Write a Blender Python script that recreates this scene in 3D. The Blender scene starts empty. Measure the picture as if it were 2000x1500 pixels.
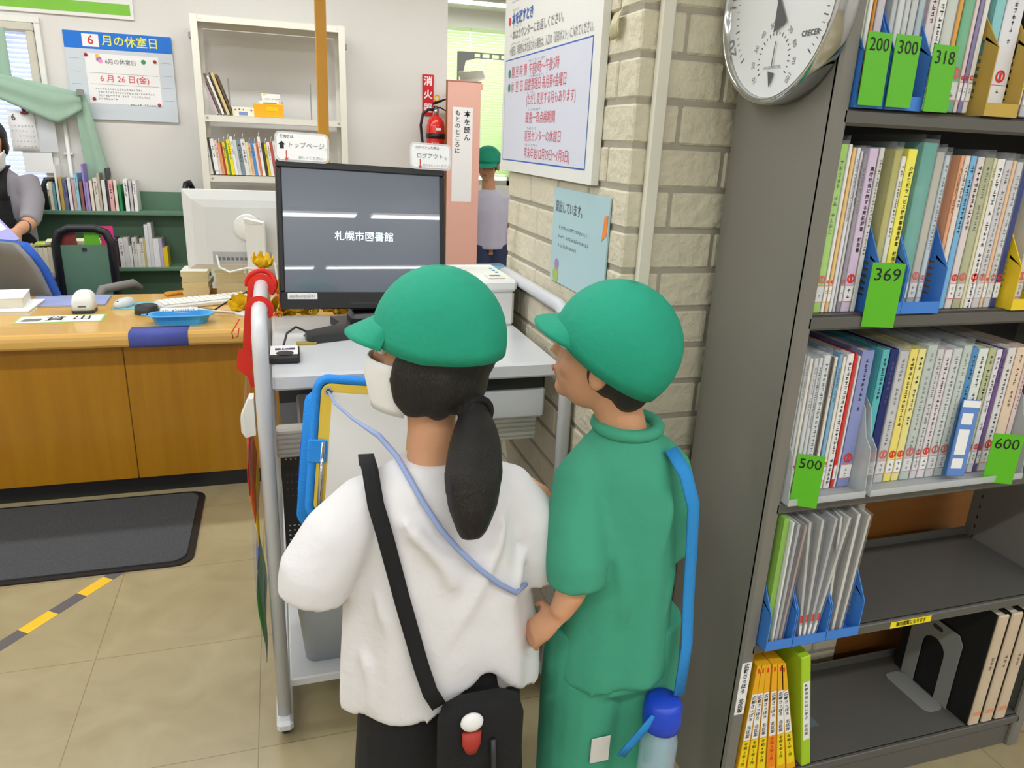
import bpy, math, random
from mathutils import Matrix, Vector
from math import sin, cos, pi, radians, sqrt

# ------------------------------------------------------------------ camera, sky, exposure
SC = bpy.context.scene
COL = SC.collection
F_PX = 1443.0
cam_data = bpy.data.cameras.new('camera')
cam = bpy.data.objects.new('camera', cam_data)
COL.objects.link(cam)
cam_data.sensor_fit = 'HORIZONTAL'
cam_data.sensor_width = 36.0
cam_data.lens = F_PX / 2000.0 * 36.0
cam_data.clip_start = 0.02
PITCH, ROLL, YAW = radians(18.3), radians(2.51), radians(17.72)
cam.matrix_world = (Matrix.Translation((0, 0, 1.46)) @ Matrix.Rotation(-YAW, 4, 'Z')
                    @ Matrix.Rotation(pi / 2 - PITCH, 4, 'X') @ Matrix.Rotation(ROLL, 4, 'Z'))
SC.camera = cam
SC.view_settings.view_transform = 'Standard'
SC.view_settings.look = 'None'
SC.view_settings.exposure = 0.0
SC.view_settings.gamma = 1.0
SC.view_settings.use_curve_mapping = False
world = bpy.data.worlds.new('overcast_sky')
SC.world = world
world.use_nodes = True
wb = world.node_tree.nodes['Background']
wb.inputs['Color'].default_value = (0.90, 0.95, 1.0, 1)
wb.inputs['Strength'].default_value = 3.4
LAMP_W = 11.5
ROWS = [-4.63, -2.5, -0.4, 1.7, 3.8]
SEGS = [-3.3, -1.95, -0.6, 0.75, 2.1, 3.45]

# ------------------------------------------------------------------ materials
MATS = {}
def lin(c):
    c = c / 255.0
    return c / 12.92 if c <= 0.04045 else ((c + 0.055) / 1.055) ** 2.4
def mat(name, rgb, rough=0.5, metal=0.0, var=0.05, scale=14.0, bump=0.0, bscale=60.0, emit=0.0,
        alpha=1.0, coat=0.0, stretch=None, transl=0.0, spec=0.5):
    if name in MATS: return MATS[name]
    m = bpy.data.materials.new(name); m.use_nodes = True
    nt = m.node_tree; N = nt.nodes; L = nt.links
    b = N['Principled BSDF']
    b.inputs['Roughness'].default_value = rough
    b.inputs['Metallic'].default_value = metal
    b.inputs['Specular IOR Level'].default_value = spec
    b.inputs['Coat Weight'].default_value = coat
    b.inputs['Coat Roughness'].default_value = 0.08
    col = [lin(v) for v in rgb]
    tc = N.new('ShaderNodeTexCoord'); mp = N.new('ShaderNodeMapping')
    L.new(tc.outputs['Object'], mp.inputs['Vector'])
    if stretch: mp.inputs['Scale'].default_value = stretch
    nz = N.new('ShaderNodeTexNoise'); nz.inputs['Scale'].default_value = scale
    nz.inputs['Detail'].default_value = 5
    L.new(mp.outputs['Vector'], nz.inputs['Vector'])
    mix = N.new('ShaderNodeMix'); mix.data_type = 'RGBA'
    mix.inputs['A'].default_value = [max(0, c * (1 - var)) for c in col] + [1]
    mix.inputs['B'].default_value = [min(1, c * (1 + var)) for c in col] + [1]
    L.new(nz.outputs['Fac'], mix.inputs['Factor'])
    L.new(mix.outputs['Result'], b.inputs['Base Color'])
    if bump:
        n2 = N.new('ShaderNodeTexNoise'); n2.inputs['Scale'].default_value = bscale; n2.inputs['Detail'].default_value = 4
        L.new(mp.outputs['Vector'], n2.inputs['Vector'])
        bp = N.new('ShaderNodeBump'); bp.inputs['Strength'].default_value = bump; bp.inputs['Distance'].default_value = 0.01
        L.new(n2.outputs['Fac'], bp.inputs['Height']); L.new(bp.outputs['Normal'], b.inputs['Normal'])
    if emit:
        L.new(mix.outputs['Result'], b.inputs['Emission Color'])
        b.inputs['Emission Strength'].default_value = emit
    out = N['Material Output']
    if transl:
        t = N.new('ShaderNodeBsdfTranslucent'); L.new(mix.outputs['Result'], t.inputs['Color'])
        ms = N.new('ShaderNodeMixShader'); ms.inputs['Fac'].default_value = transl
        L.new(b.outputs['BSDF'], ms.inputs[1]); L.new(t.outputs['BSDF'], ms.inputs[2])
        L.new(ms.outputs['Shader'], out.inputs['Surface'])
    if alpha < 1:
        b.inputs['Alpha'].default_value = alpha
    MATS[name] = m
    return m

def wood(name, c1, c2, rough=0.35, coat=0.3, stretch=(9, 9, 0.6)):
    m = mat(name, c1, rough, coat=coat, spec=0.4)
    nt = m.node_tree; N = nt.nodes; L = nt.links
    mp = [n for n in N if n.type == 'MAPPING'][0]; mp.inputs['Scale'].default_value = stretch
    mix = [n for n in N if n.type == 'MIX'][0]
    nz = [n for n in N if n.type == 'TEX_NOISE'][0]; nz.inputs['Scale'].default_value = 3.0; nz.inputs['Distortion'].default_value = 0.6
    rmp = N.new('ShaderNodeValToRGB'); rmp.color_ramp.elements[0].position = 0.3; rmp.color_ramp.elements[1].position = 0.72
    L.new(nz.outputs['Fac'], rmp.inputs['Fac']); L.new(rmp.outputs['Color'], mix.inputs['Factor'])
    mix.inputs['A'].default_value = [lin(v) for v in c1] + [1]; mix.inputs['B'].default_value = [lin(v) for v in c2] + [1]
    return m

# ------------------------------------------------------------------ mesh builder
def frame(o, right, up):
    r = Vector(right).normalized(); u = Vector(up); u = (u - r * u.dot(r)).normalized(); n = r.cross(u)
    m = Matrix.Identity(4)
    for i in range(3):
        m[i][0] = r[i]; m[i][1] = u[i]; m[i][2] = n[i]; m[i][3] = o[i]
    return m
FACE = lambda x, y, z: frame((x, y, z), (1, 0, 0), (0, 0, 1))          # plane looking toward -Y
TXT = {}
def text_geo(s, bold=0.0, align='CENTER', space=1.0):
    key = (s, bold, align, space)
    if key not in TXT:
        cu = bpy.data.curves.new('lettering', 'FONT'); cu.body = s; cu.resolution_u = 2; cu.offset = bold
        cu.align_x = align; cu.align_y = 'CENTER'; cu.space_line = space
        ob = bpy.data.objects.new('lettering', cu)
        me = bpy.data.meshes.new_from_object(ob)
        TXT[key] = ([tuple(v.co) for v in me.vertices], [tuple(p.vertices) for p in me.polygons])
        bpy.data.objects.remove(ob); bpy.data.meshes.remove(me); bpy.data.curves.remove(cu)
    return TXT[key]

class MB:
    def __init__(s): s.v = []; s.f = []; s.m = []; s.s = []; s.mats = []
    def add(s, vs, fs, m, smooth=False, M=None):
        if m not in s.mats: s.mats.append(m)
        k = s.mats.index(m); b = len(s.v)
        s.v += [tuple(M @ Vector(v)) for v in vs] if M is not None else [tuple(v) for v in vs]
        s.f += [tuple(i + b for i in f) for f in fs]; s.m += [k] * len(fs); s.s += [smooth] * len(fs)
        return s
    def box(s, x0, x1, y0, y1, z0, z1, m, M=None):
        return s.add([(x, y, z) for x in (x0, x1) for y in (y0, y1) for z in (z0, z1)],
                     [(0, 1, 3, 2), (4, 6, 7, 5), (0, 4, 5, 1), (2, 3, 7, 6), (0, 2, 6, 4), (1, 5, 7, 3)], m, False, M)
    def rbox(s, x0, x1, y0, y1, z0, z1, r, m, M=None):
        X, Y, Z = (x0, x1), (y0, y1), (z0, z1); r = min(r, (x1 - x0) * .49, (y1 - y0) * .49, (z1 - z0) * .49)
        vs = []; idx = {}
        for i in (0, 1):
            for j in (0, 1):
                for k in (0, 1):
                    for a in range(3):
                        p = [X[i] + (r if i == 0 else -r), Y[j] + (r if j == 0 else -r), Z[k] + (r if k == 0 else -r)]
                        p[a] = (X[i], Y[j], Z[k])[a]; idx[(i, j, k, a)] = len(vs); vs.append(tuple(p))
        fs = []
        I = lambda i, j, k, a: idx[(i, j, k, a)]
        for e in (0, 1):
            q = [I(e, 0, 0, 0), I(e, 1, 0, 0), I(e, 1, 1, 0), I(e, 0, 1, 0)]; fs.append(tuple(q if e else q[::-1]))
            q = [I(0, e, 0, 1), I(1, e, 0, 1), I(1, e, 1, 1), I(0, e, 1, 1)]; fs.append(tuple(q[::-1] if e else q))
            q = [I(0, 0, e, 2), I(1, 0, e, 2), I(1, 1, e, 2), I(0, 1, e, 2)]; fs.append(tuple(q if e else q[::-1]))
        for a in (0, 1):
            for b in (0, 1):
                fs.append((I(a, b, 0, 0), I(a, b, 1, 0), I(a, b, 1, 1), I(a, b, 0, 1)))
                fs.append((I(a, 0, b, 0), I(a, 1, b, 0), I(a, 1, b, 2), I(a, 0, b, 2)))
                fs.append((I(0, a, b, 1), I(1, a, b, 1), I(1, a, b, 2), I(0, a, b, 2)))
        for i in (0, 1):
            for j in (0, 1):
                for k in (0, 1): fs.append((I(i, j, k, 0), I(i, j, k, 1), I(i, j, k, 2)))
        return s.add(vs, fs, m, False, M)
    def loft(s, rings, m, smooth=True, caps=True, closed=False, M=None):
        n = len(rings[0]); vs = [p for r in rings for p in r]; fs = []
        R = len(rings)
        for i in range(R if closed else R - 1):
            for j in range(n):
                a, b = i * n + j, i * n + (j + 1) % n; c, d = ((i + 1) % R) * n + (j + 1) % n, ((i + 1) % R) * n + j
                fs.append((a, b, c, d))
        if caps and not closed: fs += [tuple(range(n))[::-1], tuple(range((R - 1) * n, R * n))]
        return s.add(vs, fs, m, smooth, M)
    def tube(s, pts, r, m, n=10, closed=False, caps=True, M=None, flat=1.0, up=None):
        P = [Vector(p) for p in pts]; K = len(P); rings = []; prev = None
        for i in range(K):
            a = P[(i - 1) % K] if (i > 0 or closed) else P[0]; b = P[(i + 1) % K] if (i < K - 1 or closed) else P[-1]
            t = (b - a).normalized() if (b - a).length > 1e-9 else Vector((0, 0, 1))
            if prev is None:
                u = Vector(up) if up else (Vector((0, 0, 1)) if abs(t.z) < .9 else Vector((0, 1, 0)))
            else: u = prev
            u = (u - t * u.dot(t)).normalized(); prev = u; w = t.cross(u)
            rr = r[i] if isinstance(r, (list, tuple)) else r
            rings.append([tuple(P[i] + (u * cos(2 * pi * k / n) * flat + w * sin(2 * pi * k / n)) * rr) for k in range(n)])
        return s.loft(rings, m, True, caps, closed, M)
    def lathe(s, prof, m, n=24, M=None, smooth=True, caps=True):
        return s.loft([[(r * cos(2 * pi * k / n), r * sin(2 * pi * k / n), z) for k in range(n)] for r, z in prof], m, smooth, caps, False, M)
    def prism(s, poly, t0, t1, m, M=None, smooth=False):
        n = len(poly)
        vs = [(u, v, t0) for u, v in poly] + [(u, v, t1) for u, v in poly]
        fs = [tuple(range(n))[::-1], tuple(range(n, 2 * n))] + [(i, (i + 1) % n, n + (i + 1) % n, n + i) for i in range(n)]
        return s.add(vs, fs, m, smooth, M)
    def quad(s, w, h, m, M, t=0.0):            # printed patch of ink or paint on a face
        return s.add([(-w / 2, -h / 2, t), (w / 2, -h / 2, t), (w / 2, h / 2, t), (-w / 2, h / 2, t)], [(0, 1, 2, 3)], m, False, M)
    def disc(s, r, m, M, t=0.0, n=24, sx=1.0):
        return s.add([(r * sx * cos(2 * pi * k / n), r * sin(2 * pi * k / n), t) for k in range(n)], [tuple(range(n))], m, False, M)
    def ringflat(s, r0, r1, m, M, t=0.0, n=20):
        vs = [(r * cos(2 * pi * k / n), r * sin(2 * pi * k / n), t) for r in (r0, r1) for k in range(n)]
        return s.add(vs, [(k, (k + 1) % n, n + (k + 1) % n, n + k) for k in range(n)], m, False, M)
    def sheet(s, grid, th, m, smooth=True, M=None):
        R, C = len(grid), len(grid[0]); G = [[Vector(p) for p in row] for row in grid]; nv = []
        for i in range(R):
            for j in range(C):
                du = G[i][min(j + 1, C - 1)] - G[i][max(j - 1, 0)]; dv = G[min(i + 1, R - 1)][j] - G[max(i - 1, 0)][j]
                q = du.cross(dv); nv.append(q.normalized() if q.length > 1e-12 else Vector((0, 0, 1)))
        top = [G[i][j] + nv[i * C + j] * th / 2 for i in range(R) for j in range(C)]
        bot = [G[i][j] - nv[i * C + j] * th / 2 for i in range(R) for j in range(C)]
        o = R * C; fs = []
        for i in range(R - 1):
            for j in range(C - 1):
                a, b, c, d = i * C + j, i * C + j + 1, (i + 1) * C + j + 1, (i + 1) * C + j
                fs += [(a, b, c, d), (o + d, o + c, o + b, o + a)]
        E = [i for i in range(C)] + [i * C + C - 1 for i in range(1, R)] + [(R - 1) * C + j for j in range(C - 2, -1, -1)] + [i * C for i in range(R - 2, 0, -1)]
        for k in range(len(E)):
            a, b = E[k], E[(k + 1) % len(E)]; fs.append((b, a, o + a, o + b))
        return s.add([tuple(v) for v in top + bot], fs, m, smooth, M)
    def text(s, t, h, m, M, bold=0.0, align='CENTER', sx=1.0, space=1.0, dx=0, dy=0, off=0.0006):
        vs, fs = text_geo(t, bold, align, space)
        return s.add([(x * h * sx + dx, y * h + dy, off) for x, y, z in vs], fs, m, False, M)
    def marks(s, n, h, m, M, vertical=True, rnd=None, dx=0, dy=0, gap=1.12, off=0.0006):   # print too small to read
        rnd = rnd or random.Random(1)
        for k in range(n):
            if rnd.random() < .08: continue
            cx, cy = (dx, dy - k * h * gap) if vertical else (dx + k * h * gap, dy)
            for q in range(rnd.choice((2, 3, 3))):
                yy = cy + h * (rnd.random() - .5) * .8; w = h * rnd.uniform(.45, .85)
                s.add([(cx - w / 2, yy - h * .06, off), (cx + w / 2, yy - h * .06, off), (cx + w / 2, yy + h * .06, off), (cx - w / 2, yy + h * .06, off)], [(0, 1, 2, 3)], m, False, M)
            xx = cx + h * (rnd.random() - .5) * .5
            s.add([(xx - h * .06, cy - h * .42, off), (xx + h * .06, cy - h * .42, off), (xx + h * .06, cy + h * .42, off), (xx - h * .06, cy + h * .42, off)], [(0, 1, 2, 3)], m, False, M)
        return s
    def ell(s, c, rx, ry, rz, m, n=16, k=10, M=None, R=None):
        rings = []
        for i in range(k + 1):
            a = -pi / 2 + pi * i / k; q = max(cos(a), 0.02)
            ring = [Vector((rx * q * cos(2 * pi * j / n), ry * q * sin(2 * pi * j / n), rz * sin(a))) for j in range(n)]
            if R is not None: ring = [R @ p for p in ring]
            rings.append([tuple(p + Vector(c)) for p in ring])
        return s.loft(rings, m, True, True, False, M)
    def mesh(s, name):
        me = bpy.data.meshes.new(name); me.from_pydata(s.v, [], s.f)
        for m in s.mats: me.materials.append(m)
        me.polygons.foreach_set('material_index', s.m); me.polygons.foreach_set('use_smooth', s.s); me.update()
        return me

def remesh(mb, voxel, smooth=4, fac=.5):
    me = mb.mesh('tmp'); o = bpy.data.objects.new('tmp', me); COL.objects.link(o)
    r = o.modifiers.new('r', 'REMESH'); r.mode = 'VOXEL'; r.voxel_size = voxel; r.use_smooth_shade = True
    q = o.modifiers.new('s', 'SMOOTH'); q.iterations = smooth; q.factor = fac
    dg = bpy.context.evaluated_depsgraph_get()
    out = bpy.data.meshes.new_from_object(o.evaluated_get(dg))
    bpy.data.objects.remove(o); bpy.data.meshes.remove(me)
    out.materials.clear(); out.materials.append(mb.mats[0])
    for p in out.polygons: p.material_index = 0; p.use_smooth = True
    return out

LABELS = {}
def note(o, label, cat, group=None):
    o['label'] = label; o['category'] = cat
    if group: o['group'] = group
    LABELS.setdefault(label, []).append(o.name)
def obj(name, me, parent=None, loc=(0, 0, 0), rot=(0, 0, 0)):
    if isinstance(me, MB): me = me.mesh(name)
    o = bpy.data.objects.new(name, me); COL.objects.link(o); o.location = loc; o.rotation_euler = rot
    if parent: o.parent = parent
    return o
def thing(name, label, cat, loc=(0, 0, 0), rz=0.0, group=None, rot=None):
    o = bpy.data.objects.new(name, None); COL.objects.link(o); o.empty_display_size = .05
    o.location = loc; o.rotation_euler = rot or (0, 0, rz); note(o, label, cat, group); return o
def single(name, mb, label, cat, loc=(0, 0, 0), rz=0.0, group=None, rot=None):
    o = obj(name, mb, None, loc, rot or (0, 0, rz)); note(o, label, cat, group); return o
def struct(name, mb):
    o = obj(name, mb); o['kind'] = 'structure'; return o
def copy_tree(o, loc, label=None, parent=None):
    c = o.copy(); COL.objects.link(c)
    if parent is not None: c.parent = parent
    else: c.location = loc
    if label: c['label'] = label; LABELS.setdefault(label, []).append(c.name)
    for ch in list(o.children): copy_tree(ch, None, None, c)
    return c
# ------------------------------------------------------------------ palette
WALL = mat('wall_paint', (222, 219, 215), .75, var=.03, scale=3, bump=.05, bscale=180)
CEIL = mat('ceiling_board', (236, 236, 230), .9, var=.05, scale=90)
WHITE = mat('white_paint', (232, 232, 228), .45, var=.02)
RACK = mat('cream_steel', (226, 224, 212), .4, var=.03)
PAPER = mat('white_paper', (240, 240, 240), .6, var=.02)
OFFW = mat('off_white_pages', (226, 219, 200), .8, var=.08, scale=60, stretch=(30, 1, 1))
BLACK = mat('black_plastic', (22, 22, 25), .4, var=.05)
DARK = mat('dark_grey_plastic', (48, 48, 52), .45, var=.05)
INK = mat('black_ink', (24, 24, 26), .6)
GINK = mat('grey_ink', (110, 112, 118), .6)
RED = mat('red_ink', (214, 44, 40), .6)
PINKINK = mat('crimson_print', (208, 70, 84), .6)
GREYM = mat('shelf_grey_enamel', (122, 119, 112), .42, var=.05, scale=6)
GREYD = mat('shelf_dark_enamel', (92, 90, 86), .42, var=.05, scale=6)
CHROME = mat('chrome', (205, 208, 212), .12, metal=1)
STEEL = mat('grey_steel', (158, 164, 168), .4, metal=.2)
SILV = mat('silver_tube_enamel', (206, 208, 213), .32, metal=.0, var=.03)
LAMIN = mat('grey_white_laminate', (214, 216, 220), .28, var=.02, coat=.2)
BLUEP = mat('blue_plastic', (66, 130, 216), .4, var=.05)
LBLUE = mat('sky_blue_plastic', (70, 168, 228), .35, var=.04)
GREENC = mat('bright_green_card', (92, 186, 30), .5, var=.06, scale=12)
GREENS = mat('green_steel', (96, 132, 108), .5, var=.05)
GREENW = mat('pale_green_cloth', (176, 206, 186), .85, var=.06, transl=.25)
WOODT = wood('counter_top_wood', (212, 164, 82), (220, 176, 98), .3, .35, (.6, 9, 9))
WOODF = wood('counter_front_wood', (160, 108, 8), (174, 122, 18), .4, .2, (9, 9, .5))
BROWN = wood('brown_board', (128, 78, 28), (142, 90, 36), .5, .1, (1, 9, 4))
FILM = mat('clear_film', (232, 236, 238), .16, var=.01, alpha=.11)
FROST = mat('frosted_film', (214, 219, 222), .4, var=.03, alpha=.5)
SKIN = mat('skin', (206, 152, 116), .55, var=.06, scale=30)
HAIR = mat('black_hair', (24, 21, 21), .42, var=.3, scale=40, bump=.5, bscale=120, stretch=(6, 6, 1))
EYEW = mat('eye_white', (235, 235, 232), .3)
IRIS = mat('dark_iris', (30, 20, 16), .25)
CAPG = mat('green_cap_cloth', (24, 154, 124), .8, var=.06, bump=.3, bscale=30)
MINT = mat('mint_green_cloth', (62, 156, 126), .85, var=.06, bump=.4, bscale=14)
TEEW = mat('white_cotton', (226, 224, 227), .9, var=.03, bump=.5, bscale=16)
BLKC = mat('black_cloth', (20, 20, 23), .9, var=.1, bump=.25, bscale=260)

# ------------------------------------------------------------------ floor, ceiling, walls
ZC = 2.62
fm = mat('beige_floor_tile', (196, 180, 140), .28, var=.1, scale=5, coat=.25)
nt = fm.node_tree; N = nt.nodes; L = nt.links
fx = [n for n in N if n.type == 'MIX'][0]
fn = [n for n in N if n.type == 'TEX_NOISE'][0]; fn.inputs['Detail'].default_value = 9; fn.inputs['Distortion'].default_value = 1.2
fx.inputs['A'].default_value = [lin(v) for v in (141, 127, 93)] + [1]; fx.inputs['B'].default_value = [lin(v) for v in (178, 166, 132)] + [1]
br = N.new('ShaderNodeTexBrick'); br.offset = 0.0; br.inputs['Scale'].default_value = 1.0
br.inputs['Mortar Size'].default_value = .0013; br.inputs['Brick Width'].default_value = .45; br.inputs['Row Height'].default_value = .45
br.inputs['Mortar'].default_value = [lin(v) for v in (128, 110, 78)] + [1]
L.new(fx.outputs['Result'], br.inputs['Color1']); L.new(fx.outputs['Result'], br.inputs['Color2'])
tcn = [n for n in N if n.type == 'TEX_COORD'][0]
mpf = N.new('ShaderNodeMapping'); mpf.inputs['Location'].default_value = (.12, .24, 0)
L.new(tcn.outputs['Object'], mpf.inputs['Vector']); L.new(mpf.outputs['Vector'], br.inputs['Vector'])
L.new(br.outputs['Color'], N['Principled BSDF'].inputs['Base Color'])
struct('floor', MB().box(-4.2, 4.4, -6.6, 4.96, -.06, 0, fm).box(.87, 4.4, 4.96, 7.6, -.06, 0, fm))
struct('ceiling', MB().box(-4.36, 4.56, -6.76, 4.96, ZC, ZC + .08, CEIL).box(.87, 4.56, 4.96, 7.76, ZC, ZC + .08, CEIL))
YW = 4.8
w = MB()                                             # back wall with its window opening (x -2.0..-1.17)
w.box(-4.2, -2.0, YW, YW + .16, 0, ZC, WALL).box(-2.0, -1.17, YW, YW + .16, 0, 1.05, WALL).box(-2.0, -1.17, YW, YW + .16, 1.93, ZC, WALL)
w.box(-1.17, 1.03, YW, YW + .16, 0, ZC, WALL)
struct('wall_back', w)
struct('wall_left', MB().box(-4.36, -4.2, -6.6, 4.96, 0, ZC, WALL))
struct('wall_right', MB().box(4.4, 4.56, -6.6, 7.76, 0, ZC, WALL))
struct('wall_front', MB().box(-4.36, 4.56, -6.76, -6.6, 0, ZC, WALL))
wf = MB()                                            # far window wall behind the opening
wf.box(.87, 1.2, 7.6, 7.76, 0, ZC, WALL).box(.87, 1.03, 4.96, 7.6, 0, ZC, WALL).box(3.4, 4.4, 7.6, 7.76, 0, ZC, WALL)
wf.box(1.2, 3.4, 7.6, 7.76, 0, 1.0, WALL).box(1.2, 3.4, 7.6, 7.76, 2.46, ZC, WALL)
struct('wall_far', wf)
struct('wall_panel', MB().box(1.452, 4.4, 1.415, 1.45, 0, ZC, BROWN))

# brick column: mortar core with raised stones on its front and left faces
STONE = mat('cream_stone', (214, 206, 184), .9, var=.09, scale=7, bump=.9, bscale=38)
MORT = mat('grey_mortar', (168, 162, 148), .95, var=.08, scale=40)
col = MB(); XC0, XC1, YC0, YC1 = .677, 1.45, 1.404, 2.22
col.box(XC0, XC1, YC0, YC1, 0, ZC, MORT)
rb = random.Random(5); p = .0835; z0 = 1.631 - 19 * p; row = 0
while z0 < ZC - .02:
    zt = min(z0 + p - .011, ZC - .001); zb = max(z0, .001)
    c0 = .10 if row % 2 else .20                      # stone that wraps the corner
    j = rb.uniform(-.02, .02)
    col.rbox(XC0 - .004, XC0 + c0 + j, YC0 - .004, YC0 + (.2 if row % 2 else .1) + j, zb, zt, .004, STONE)
    x = XC0 + c0 + j + .007
    while x < XC1 - .02:
        e = min(x + rb.uniform(.16, .24), XC1)
        col.rbox(x, e, YC0 - .004 - rb.uniform(0, .002), YC0 + .01, zb, zt, .004, STONE); x = e + .007
    y = YC0 + (.2 if row % 2 else .1) + j + .007
    while y < YC1 - .02:
        e = min(y + rb.uniform(.16, .24), YC1)
        col.rbox(XC0 - .004 - rb.uniform(0, .002), XC0 + .01, y, e, zb, zt, .004, STONE); y = e + .007
    z0 += p; row += 1
struct('wall_column', col)
struct('trim_1', MB().rbox(.706, .735, YC0 - .02, YC0 - .005, 0.0, ZC, .003, mat('cream_duct', (226, 222, 208), .4)))
struct('trim_2', MB().tube([(-1.09, YW - .012, 0), (-1.09, YW - .012, 1.47)], .011, WHITE, 8).box(-1.112, -1.068, YW - .02, YW, 1.28, 1.29, WHITE))

# left window of the back wall: frame, glass, white blind
win = MB()
FR = mat('beige_window_frame', (204, 200, 186), .4)
for a in ((-1.999, -1.96, 1.0905, 1.8895), (-1.21, -1.171, 1.0905, 1.8895), (-1.999, -1.171, 1.89, 1.929), (-1.999, -1.171, 1.051, 1.09)):
    win.rbox(a[0], a[1], YW - .03, YW + .08, a[2], a[3], .005, FR)
win.rbox(-1.1695, -1.14, YW - .022, YW - .0005, 1.0, 1.9298, .003, WHITE).rbox(-2.03, -1.14, YW - .022, YW - .0005, 1.9302, 1.96, .003, WHITE)
wo = struct('window_1', win)
GLASS = mat('window_glass', (226, 236, 240), .03, alpha=.12)
g = obj('pane', MB().box(-1.97, -1.2, YW + .02, YW + .026, 1.08, 1.9, GLASS), wo)
lb = MB(); BL = mat('white_blind_slat', (222, 226, 240), .6, transl=.7)
for k in range(34):
    lb.box(-1.95, -1.22, -.011, .011, -.0006, .0006, BL, Matrix.Translation((0, YW + .06, 1.1 + k * .0238)) @ Matrix.Rotation(.9, 4, 'X'))
obj('blind', lb, wo)
# far window with green blind
wn = MB()
for a in ((1.2, 1.25, 1.0, 2.46), (3.35, 3.4, 1.0, 2.46), (2.28, 2.33, 1.0, 2.46), (1.2, 3.4, 1.0, 1.05), (1.2, 3.4, 2.43, 2.46)):
    wn.box(a[0], a[1], 7.62, 7.7, a[2], a[3], FR)
wo2 = struct('window_2', wn); obj('pane', MB().box(1.24, 3.36, 7.655, 7.66, 1.04, 2.44, GLASS), wo2)
GB = mat('green_blind_slat', (224, 238, 200), .55, transl=.6, var=.03)
gb = MB()
for x0, x1 in ((1.24, 1.845), (1.853, 3.36)):
    for k in range(52):
        gb.box(x0, x1, -.0145, .0145, -.0005, .0005, GB, Matrix.Translation((0, 7.585, 1.12 + k * .0252)) @ Matrix.Rotation(1.0, 4, 'X'))
    gb.box(x0, x1, 7.568, 7.6, 2.425, 2.455, GB).box(x0, x1, 7.575, 7.595, 1.09, 1.105, GB)
    for xx in (x0 + .12, x1 - .12): gb.box(xx - .003, xx + .003, 7.568, 7.57, 1.1, 2.43, PAPER)
bl = single('venetian_blind', gb, 'green venetian blind over the far window, glowing with daylight', 'blind')

# ------------------------------------------------------------------ ceiling lamps
TUBE = mat('lit_lamp_diffuser', (255, 253, 248), .5, emit=4.0, var=0)
def lamp(x, y, first=[None]):
    if first[0] is None:
        t = thing('ceiling_light', 'lit white fluorescent batten on the ceiling', 'ceiling light', (x, y, ZC - .001), group='ceiling light battens')
        obj('housing', MB().rbox(-.62, .62, -.075, .075, -.03, 0, .008, WHITE), t)
        obj('diffuser', MB().rbox(-.61, .61, -.055, .055, -.045, -.0301, .01, TUBE), t)
        ld = bpy.data.lights.new('lamp_light', 'AREA'); ld.shape = 'RECTANGLE'; ld.size = 1.2; ld.size_y = .1; ld.energy = LAMP_W
        ld.color = (.935, .972, 1.0)
        lo = bpy.data.objects.new('lamp_light', ld); COL.objects.link(lo); lo.parent = t; lo.location = (0, 0, -.047)
        first[0] = t; return t
    return copy_tree(first[0], (x, y, ZC - .001))
for y in ROWS:
    for x in SEGS: lamp(x, y)
for x in (1.75, 3.1): lamp(x, 7.0)

# ------------------------------------------------------------------ floor mat and tape
M1 = mat('charcoal_mat_pile', (70, 72, 76), .95, var=.35, scale=90, bump=.6, bscale=160)
mt = thing('floor_mat', 'charcoal ribbed floor mat with black rubber border before the wooden counter', 'mat', (-1.25, 2.77, 0))
def rr(x0, x1, y0, y1, r, n=6):
    o = []
    for cx, cy, a in ((x1 - r, y1 - r, 0), (x0 + r, y1 - r, 90), (x0 + r, y0 + r, 180), (x1 - r, y0 + r, 270)):
        o += [(cx + r * cos(radians(a + 90 * k / n)), cy + r * sin(radians(a + 90 * k / n))) for k in range(n + 1)]
    return o
obj('border', MB().prism(rr(-.9, .895, -.30, .28, .06), 0, .006, BLACK), mt)
obj('pile', MB().prism(rr(-.87, .87, -.275, .26, .05), .0061, .010, M1), mt)
tape = MB(); YT = mat('yellow_tape', (236, 188, 36), .5, var=.1); GT = mat('grey_tape', (92, 88, 92), .5, var=.1)
A, B = Vector((-1.45, 1.324, 0)), Vector((-.575, 2.50, 0)); d = (A - B).normalized(); Lt = (B - A).length; k = 0; s0 = 0
while s0 < Lt - .01:
    e = min(s0 + (.07 if k == 0 else .103), Lt); tape.box(s0, e, -.021, .021, 0, .0008, GT if k % 2 == 0 else YT, frame((B.x, B.y, 0), d, (-d.y, d.x, 0))); s0 = e; k += 1
single('floor_tape', tape, 'diagonal strip of yellow and grey hazard tape stuck on the beige floor', 'tape')
# ------------------------------------------------------------------ service counter
ct = thing('service_counter', 'long wooden service counter with rounded golden top and black kick board', 'counter', (-1.1, 3.4, 0))
W2 = lambda mb: mb
def world(mb, o):                                   # builder filled in world axes, moved to the thing's own base
    lx, ly, lz = o.location; mb.v = [(x - lx, y - ly, z - lz) for x, y, z in mb.v]; return mb
b = MB()
prof = [(3.77, .655), (3.77, .70), (3.05, .70)] + [(3.05 - .024 * sin(radians(t)), .676 + .024 * cos(radians(t))) for t in (30, 60, 90)] + [(3.026, .668)] + [(3.04 - .014 * cos(radians(t)), .660 - .018 * sin(radians(t))) for t in (20, 50, 80)] + [(3.05, .642), (3.12, .642), (3.12, .655)]
b.add([(x, y, z) for x in (-2.7, .36) for y, z in prof], [tuple(range(len(prof))), tuple(range(len(prof), 2 * len(prof)))[::-1]] + [(i, i + len(prof), (i + 1) % len(prof) + len(prof), (i + 1) % len(prof)) for i in range(len(prof))], WOODT)
obj('worktop', world(b, ct), ct)
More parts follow.
